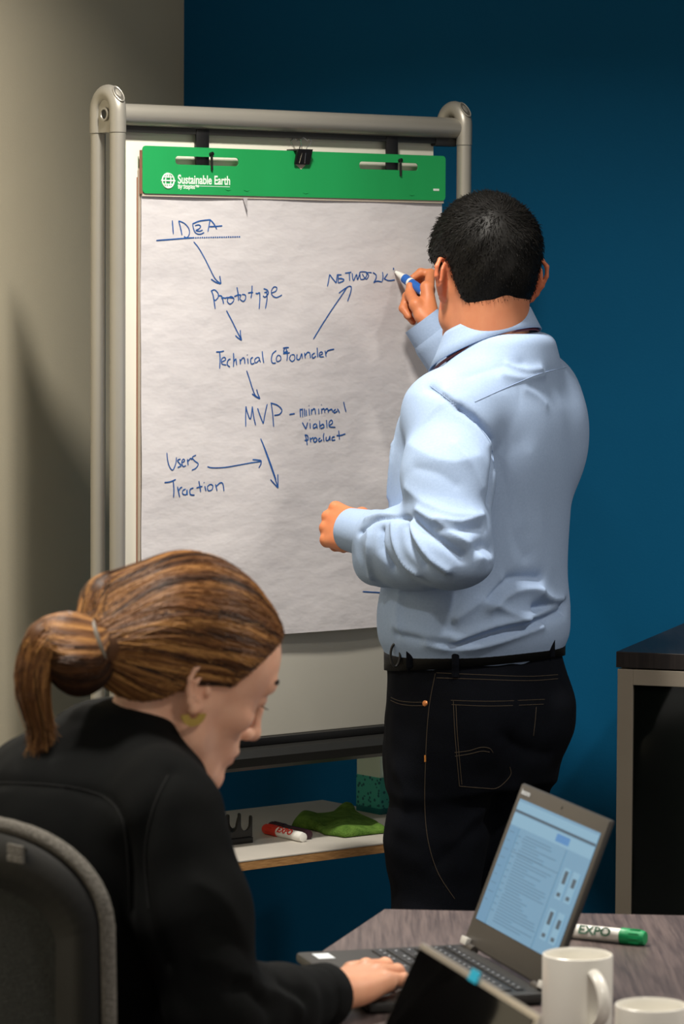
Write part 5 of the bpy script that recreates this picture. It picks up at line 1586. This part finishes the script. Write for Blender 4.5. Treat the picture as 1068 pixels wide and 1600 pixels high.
V = apply_folds(V, F, tw, [([(0, 1224), (60, 1226), (120, 1233), (165, 1248), (190, 1280), (200, 1340), (205, 1420)], 0.007, -0.005),
    ([(268, 1205), (240, 1260), (225, 1330), (232, 1420), (260, 1500)], 0.010, -0.006),
    ([(370, 1540), (395, 1548), (420, 1575)], 0.010, -0.010), ([(350, 1520), (390, 1525)], 0.010, 0.006), ([(410, 1545), (450, 1560), (470, 1580)], 0.010, 0.005), ([(440, 1538), (475, 1560)], 0.009, -0.005),
    ([(310, 1380), (345, 1400), (372, 1440)], 0.012, 0.004), ([(330, 1460), (360, 1470), (385, 1490)], 0.010, -0.005), ([(320, 1500), (360, 1505)], 0.010, 0.005)])
V = V + vnormals(V, F) * (0.0018 * wav(V, 15, 35) + 0.0007 * wav(V, 16, 110))[:, None]
jk = mesh_obj('jacket', V, F, M['jacket'], wom, label='black tailored jacket')
tw = bvh(V, F)
seam([(0, 1223), (60, 1225), (120, 1232), (165, 1247), (190, 1279), (199, 1340), (203, 1420)], 0.0009, M['jacket_seam'], 'back_seam', jk, tw)
seam([(262, 1212), (240, 1260), (226, 1330), (232, 1420)], 0.0009, M['jacket_seam'], 'armhole_seam', jk, tw)
wd = (wW - at(430, 1572, 3.985)).normalized()
Q = Matrix.Translation(wW - wd * 0.012) @ wd.to_track_quat('Z', 'Y').to_matrix().to_4x4()
mb = MB(); mb.lathe([(0.034, -0.012), (0.0385, -0.006), (0.039, 0.0), (0.0385, 0.03), (0.037, 0.032), (0.034, 0.031), (0.033, 0.0)], Q, 32); mb.build('sleeve_cuff', M['jacket'], wom)
# jacket collar standing round the nape
WN = at(215, 1172, 4.045)
cfw = (G_ * 0.88 + Z * -0.30).normalized()
csd = GR_
cup = csd.cross(cfw); cup = cup if cup.z > 0 else -cup
def wring(ph, r, hgt): return WN + cfw * (math.cos(ph) * r * 1.12) + csd * (math.sin(ph) * r) + cup * hgt
rows = []
for i in range(49):
    ph = math.radians(38 + 284 * i / 48)
    fr = (1 + math.cos(ph)) / 2
    hgt = 0.020 * (1 - fr) ** 0.7 + 0.002
    rows.append([wring(ph, 0.060, -0.03), wring(ph, 0.0595, hgt * 0.5), wring(ph, 0.0605, hgt), wring(ph, 0.064, hgt + 0.0015), wring(ph, 0.069, hgt - 0.006), wring(ph, 0.080, hgt - 0.026 - 0.006 * (1 - fr)), wring(ph, 0.086 + 0.006 * (1 - fr), hgt - 0.040 - 0.006 * (1 - fr)), wring(ph, 0.083, hgt - 0.044)])
V2 = [p for r in rows for p in r]; k_ = len(rows[0]); F2 = []
for i in range(48):
    for j in range(k_ - 1): F2.append((i * k_ + j, i * k_ + j + 1, (i + 1) * k_ + j + 1, (i + 1) * k_ + j))
mesh_obj('jacket_collar', V2, F2, M['jacket'], wom)
# trousers and shoes (under the table)
v = Vol((-0.50, 3.75, 0.03), (0.30, 4.50, 0.66), 0.008)
v.loft([0.48, 0.54, 0.60], -0.316, 4.03, WYaw, [0.17, 0.175, 0.16], [0.12, 0.125, 0.12])
for s in (1, -1):
    hp_ = Vector((-0.30, 4.035, 0.545)) + GR_ * 0.085 * s; kn_ = hp_ + G_ * 0.40 + Z * 0.01; an_ = kn_ + G_ * 0.02; an_.z = 0.10
    v.chain([tuple(hp_), tuple(kn_), tuple(an_)], [0.078, 0.06, 0.05], 0.03)
Vt, Ft = v.mesh(1); mesh_obj('trousers', Vt, Ft, M['trousers'], wom)
for s in (1, -1):
    an_ = Vector((-0.30, 4.035, 0)) + GR_ * 0.085 * s + G_ * 0.42
    v = Vol((an_.x - 0.2, an_.y - 0.2, -0.004), (an_.x + 0.3, an_.y + 0.2, 0.14), 0.006)
    v.chain([tuple(an_ - G_ * 0.04 + Z * 0.038), tuple(an_ + G_ * 0.05 + Z * 0.04), tuple(an_ + G_ * 0.15 + Z * 0.028)], [0.034, 0.036, 0.025], 0.02)
    v.cone(tuple(an_ + Z * 0.05), tuple(an_ + Z * 0.10), 0.036, 0.040, 0.02)
    Vs, Fs = v.mesh(1); mesh_obj('shoe', Vs, Fs, M['leather'], wom)

# head, neck, hands
WYW, WPI, WSC, WRO = math.radians(31), math.radians(25), 0.95, math.radians(-8)
hx = Vector((math.cos(WYW) * math.cos(WPI), math.sin(WYW) * math.cos(WPI), -math.sin(WPI)))
WM_ = frame((0, 0, 0), hx, (0, 0, 1)) @ Matrix.Rotation(-WRO, 4, 'X')
wy = Vector((WM_[0][1], WM_[1][1], WM_[2][1]))
WO = at(320, 1078, 3.99) - (WM_ @ Vector((-0.010, -0.074, 0))) * WSC
WH = Matrix.Translation(WO) @ WM_ @ Matrix.Scale(WSC, 4)
WHI = WH.inverted()
nb = WHI @ (WN - cup * 0.06)
hv = head_vol('f', tuple(nb), 0.047, flare=0.10, esc=1.0)
Vh, Fh = hv.mesh(1)
SK_W = np.array(rgb(238, 186, 156))
Ch = tint_skin(Vh, SK_W, rgb(178, 90, 86))
V3 = at(516, 1548, 4.10)
tipw = at(630, 1512, 4.235)
HM = frame(V3, (tipw - V3) + Vector((0, 0, 0.012)), (-0.25, -0.30, 0.92))
V4, F4 = hand_mesh(HM, [(0.10, 0.15, 0.50, 0.35), (0.02, 0.20, 0.50, 0.35), (-0.06, 0.25, 0.55, 0.4), (-0.16, 0.30, 0.55, 0.4)], [(0.018, 0.026, -0.012), (0.045, 0.048, -0.022), (0.072, 0.055, -0.032), (0.092, 0.050, -0.040)], 0.97, wrist_r=0.022)
# left hand resting in the lap
LM_ = frame((-0.14, 4.24, 0.655), (0.9, 0.1, -0.25), (0.1, 0.1, 0.95))
V6, F6 = hand_mesh(LM_, [(0.05, 0.3, 0.4, 0.3), (0, 0.3, 0.4, 0.3), (-0.05, 0.3, 0.4, 0.3), (-0.1, 0.3, 0.4, 0.3)], [(0.018, 0.026, -0.012), (0.045, 0.045, -0.02), (0.07, 0.05, -0.03), (0.09, 0.045, -0.035)], 0.9, h=0.003, left=True, wrist_r=0.023)
v = Vol((-0.5, 3.75, 0.5), (0.06, 4.4, 1.12), 0.012)
v.loft(WZ, WX, WYc, WYaw, np.array(WA) - 0.035, np.array(WBd) - 0.032, n=2.2)
v.chain([tuple(wS), tuple(wE), tuple(V3)], [0.04, 0.034, 0.022], 0.02); v.chain([tuple(wLS), (-0.30, 4.28, 0.77), (-0.14, 4.24, 0.655)], [0.04, 0.034, 0.022], 0.02)
V5, F5 = v.mesh(1)
Vb, Fb = join((xf(WH, Vh), Fh), (V4, F4), (V6, F6), (V5, F5))
HNW = np.array(rgb(232, 170, 134))
Cb = np.concatenate([Ch, np.tile(HNW, (len(V4), 1)), np.tile(HNW, (len(V6), 1)), np.tile(SK_W, (len(V5), 1))])
mesh_obj('body', Vb, Fb, M['skin'], wom, col=Cb, label='skin of face, neck and hands')
# brows and lashes
Vl = []
th_ = bvh(Vh, Fh)
def skin_pt(p):
    co, no, _, _ = th_.find_nearest(Vector(tuple(p)))
    return np.array(co) + np.array(no) * 0.0004, np.array(no)
for s in (1, -1):
    for i in range(260):
        t = random.random(); y = 0.013 + 0.034 * t
        base = np.array((0.1105 - 0.026 * t ** 1.6, y * s, 0.0405 + 0.005 * math.sin(t * 2.6) + random.uniform(-0.0022, 0.0022)))
        base, no = skin_pt(base)
        d = np.array((-0.45 * t, 0.8 * s, 0.25 - 0.5 * t)); d -= no * (d @ no); d /= np.linalg.norm(d)
        Vl.append(np.stack([base, base + d * 0.004 + no * 0.001, skin_pt(base + d * 0.008)[0]]))
    for i in range(60):
        t = i / 59; a = -0.9 + 1.8 * t
        base = np.array((0.083 + 0.0132 * math.cos(a), s * (0.031 + 0.0155 * math.sin(a)), 0.010))
        base, no = skin_pt(base)
        d = np.array((math.cos(a), s * math.sin(a), -0.35))
        Vl.append(np.stack([base, base + d * 0.004, base + d * 0.008 + np.array((0, 0, 0.0018))]))
Vs, Fs, Cs = strands(np.array(Vl), np.full(len(Vl), 0.0006), np.tile(np.array(rgb(40, 26, 20)), (len(Vl), 1)))
eb = mesh_obj('brows_and_lashes', xf(WH, Vs), Fs, M['hair'], wom, col=Cs); eb['kind'] = 'stuff'
# earring
lb = WH @ Vector((-0.012, -0.0775, -0.034))
ez = (-wy); ex = Vector((hx.x, hx.y, 0)).normalized(); ez = (ez - ex * ez.dot(ex)).normalized(); ey = ez.cross(ex)
EM = Matrix(((ex.x, ey.x, ez.x, lb.x), (ex.y, ey.y, ez.y, lb.y), (ex.z, ey.z, ez.z, lb.z), (0, 0, 0, 1)))
an = np.linspace(math.radians(188), math.radians(352), 24)
pts = [(0.0165 * math.cos(a), 0.0165 * math.sin(a) + 0.004) for a in an] + [(0.0065 * math.cos(a), 0.0065 * math.sin(a) + 0.003) for a in an[::-1]]
mb = MB(); mb.prism(pts, [], 0.001, 0.003, EM); er = mb.build('earring', M['gold'], wom, smooth=False, label='flat gold crescent earring')

# hair: smooth cap combed back into a low gathered ponytail
hzw = [(0.14, 0.125), (0.106, 0.106), (0.085, 0.099), (0.062, 0.082), (0.047, 0.062), (0.038, 0.046), (0.030, 0.029), (0.021, 0.012), (0.014, 0.022), (0.004, 0.038), (-0.014, 0.043), (-0.028, 0.026), (-0.036, -0.016), (-0.046, -0.034), (-0.060, -0.047), (-0.075, -0.054), (-0.13, -0.060)]
infl = 0.009
v = Vol((-0.20, -0.12, -0.12), (0.13, 0.12, 0.18), 0.003)
v.ell((-0.012, 0, 0.048), (0.098 + infl, 0.074 + infl, 0.088 + infl))
v.ell((0.042, 0, 0.048), (0.0605, 0.0690, 0.0670), 0.03)
v.ell((-0.050, 0, 0.000), (0.060 + infl, 0.056 + infl * 0.5, 0.060), 0.03)
v.ell((-0.040, 0, 0.072), (0.078, 0.073, 0.066), 0.04)
v.chain([(-0.090, 0, 0.02), (-0.135, -0.004, -0.004)], [0.050, 0.034], 0.04)
v.ell((-0.128, 0.03, 0.045), (0.035, 0.03, 0.035), 0.03)
o_ = np.argsort([p[0] for p in hzw]); xs_ = np.array([p[0] for p in hzw])[o_]; zs_ = np.array([p[1] for p in hzw])[o_]
e = (np.interp(v.ax[0], xs_, zs_)[:, None, None] - v.ax[2][None, None, :] + 0 * v.ax[1][None, :, None]) * 0.75
k = 0.006; hh = np.maximum(k - np.abs(v.d - e), 0) / k
v.d = (np.maximum(v.d, e) + hh * hh * k * 0.25).astype(np.float32)
Vc, Fc_ = v.mesh(2)
DK = np.array(rgb(46, 28, 18)); MD = np.array(rgb(122, 78, 42)); GD = np.array(rgb(200, 146, 84))
def hair_tone(key, amt=1.0):
    """streaks: key is a strand's place across the head"""
    t = 0.5 + 0.5 * np.sin(key * 3.1 + 0.6 * np.sin(key * 7.7)) * np.sin(key * 11.3 + 1.3)
    t = np.clip(t + RNG.normal(0, 0.12, np.shape(key)), 0, 1) ** 1.1 * amt
    return np.where(t[:, None] < 0.45, DK + (MD - DK) * (t[:, None] / 0.45), MD + (GD - MD) * ((t[:, None] - 0.45) / 0.55))
PB = np.array((-0.150, -0.004, -0.008))        # where the hair is gathered
def angkey(P):
    q = P - PB
    return np.arctan2(q[:, 2] - 0.25 * q[:, 0], -q[:, 1] + 1e-6) * 2.2
streak = np.clip(0.42 + 0.4 * np.clip((Vc[:, 2] - 0.0) / 0.1, -0.6, 1), 0.1, 1)
hc = mesh_obj('hair', xf(WH, Vc), Fc_, M['hair'], wom, col=hair_tone(angkey(Vc), 0.8) * 0.7, label='brown hair with golden streaks combed back')
tc_ = bvh(Vc, Fc_)
# strands: from the hairline / parting over the cap to the gathering point
cand = Vc[(Vc[:, 0] > -0.075)]
ns = 5200
st = cand[RNG.integers(0, len(cand), ns)]
n_ = 16
paths = []; keys = []
for p in st:
    pts = []
    p = p + RNG.normal(0, 0.0015, 3)
    end = PB + np.array((0.012, RNG.normal(0, 0.012), RNG.normal(0, 0.012)))
    q = p - PB
    r0 = np.linalg.norm(q)
    T = np.linspace(0, 1, n_)
    ctr = np.array((-0.01, 0, 0.03))
    off = RNG.uniform(0.0002, 0.0022)
    for t in T:
        b_ = p * (1 - t) + end * t
        d = b_ - ctr; d /= np.linalg.norm(d) + 1e-9
        co, no, _, _ = tc_.find_nearest(Vector(tuple(b_ + d * 0.06 * math.sin(PI * min(t * 1.1, 1)))))
        pts.append(np.array(co) + np.array(no) * off)
    paths.append(pts)
paths = np.array(paths)
for _ in range(3): paths[:, 1:-1] = 0.5 * paths[:, 1:-1] + 0.25 * (paths[:, :-2] + paths[:, 2:])
ky = angkey(paths[:, 3])
cols = hair_tone(ky, 1.0)
Vs, Fs, Cs = strands(paths, RNG.uniform(0.0005, 0.0010, ns), cols)
so = mesh_obj('hair_strands', xf(WH, Vs), Fs, M['hair'], hc, col=Cs); so['kind'] = 'stuff'
# looped ponytail
tie_c = at(163, 1006, 3.985)
ball = at(121, 1022, 3.985)
v = Vol(tuple(ball - Vector((0.12, 0.10, 0.16))), tuple(ball + Vector((0.12, 0.10, 0.10))), 0.003)
v.ell(tuple(ball), (0.034, 0.036, 0.041), 0.02)
v.ell(tuple(ball + Vector((0.006, 0, -0.012))), (0.028, 0.03, 0.034), 0.02)
v.cone(tuple(tie_c + Vector((0.012, 0, 0))), tuple(ball), 0.026, 0.03, 0.02)
tl = [at(104, 985, 3.98), at(70, 1000, 3.975), at(50, 1040, 3.97), at(50, 1085, 3.97), at(66, 1140, 3.975)]
v.chain([tuple(p) for p in tl], [0.022, 0.020, 0.016, 0.013, 0.004], 0.015)
Vp, Fp = v.mesh(2)
pt = mesh_obj('ponytail', Vp, Fp, M['hair'], wom, col=np.tile(MD * 0.5, (len(Vp), 1)), label='looped brown ponytail')
tp_ = bvh(Vp, Fp)
ns = 2600; paths = []; cols = []
bl = np.array(ball); tcv = np.array(tie_c)
for i in range(ns):
    lam = RNG.uniform(-1.35, 1.5); sgn = -1.0 if RNG.random() < 0.72 else 1.0
    def bp(al, rr=1.0):
        # point on the ball: al runs from the tie (0) round to the far left (pi)
        return bl + rr * np.array((0.034 * math.cos(al), sgn * 0.037 * math.sin(al) * math.cos(lam), 0.041 * math.sin(al) * math.sin(lam)))
    ex_ = RNG.normal(0, 1, 3)
    if lam > 0.05:
        ctrl = [tcv + np.array((0.006, sgn * 0.022 * math.cos(lam), 0.024 * math.sin(lam))), bp(0.7), bp(1.3, 1.02), bp(1.9, 1.03), bp(2.5, 1.03) + np.array((0, 0, 0.008))]
        for p, w in zip(tl[1:], (0.010, 0.010, 0.010, 0.007)): ctrl.append(np.array(p) + ex_ * w * 0.7)
        ctrl.append(np.array(at(64, 1160, 3.975)) + ex_ * 0.008 + np.array((0, 0, RNG.uniform(-0.012, 0.02))))
        c = np.clip(0.55 + 0.25 * math.sin(lam * 16) + RNG.normal(0, 0.15), 0, 1)
    else:
        ctrl = [tcv + np.array((0.004, sgn * 0.022 * math.cos(lam), 0.024 * math.sin(lam))), bp(0.7), bp(1.3), bp(1.9), bp(2.5), bp(2.9, 0.95)]
        c = np.clip(0.20 + 0.22 * lam + 0.1 * math.sin(lam * 13) + RNG.normal(0, 0.08), 0, 1)
    pts = smooth_line([tuple(p) for p in ctrl], 6)
    m = len(pts); idx = np.linspace(0, m - 1, 22)
    A = np.array(pts); A = np.stack([np.interp(idx, np.arange(m), A[:, j]) for j in range(3)], 1)
    B2 = []
    for q in A:
        co, no, _, dd = tp_.find_nearest(Vector(tuple(q)))
        if (Vector(tuple(q)) - co).dot(no) < 0.0005 and dd < 0.02: q = np.array(co) + np.array(no) * RNG.uniform(0.0003, 0.002)
        B2.append(q)
    paths.append(B2); cols.append(DK + (MD - DK) * min(1, c / 0.5) if c < 0.5 else MD + (GD - MD) * (c - 0.5) / 0.5)
paths = np.array(paths)
for _ in range(2): paths[:, 1:-1] = 0.5 * paths[:, 1:-1] + 0.25 * (paths[:, :-2] + paths[:, 2:])
Vs, Fs, Cs = strands(paths, RNG.uniform(0.0005, 0.0009, ns), np.array(cols))
so = mesh_obj('hair_strands', Vs, Fs, M['hair'], pt, col=Cs); so['kind'] = 'stuff'
# hair tie
ta = Vector(tuple(bl - tcv)).normalized()
s1_ = ta.cross(Z).normalized(); s2_ = ta.cross(s1_)
mb = MB(); mb.tube([tie_c + ta * 0.002 + s1_ * 0.031 * math.cos(a) + s2_ * 0.031 * math.sin(a) for a in np.linspace(0, 2 * PI, 32, endpoint=False)], 0.0032, 10, closed=True); mb.build('hair_tie', material('grey_hair_tie', rgb(120, 112, 100), 0.5), wom)
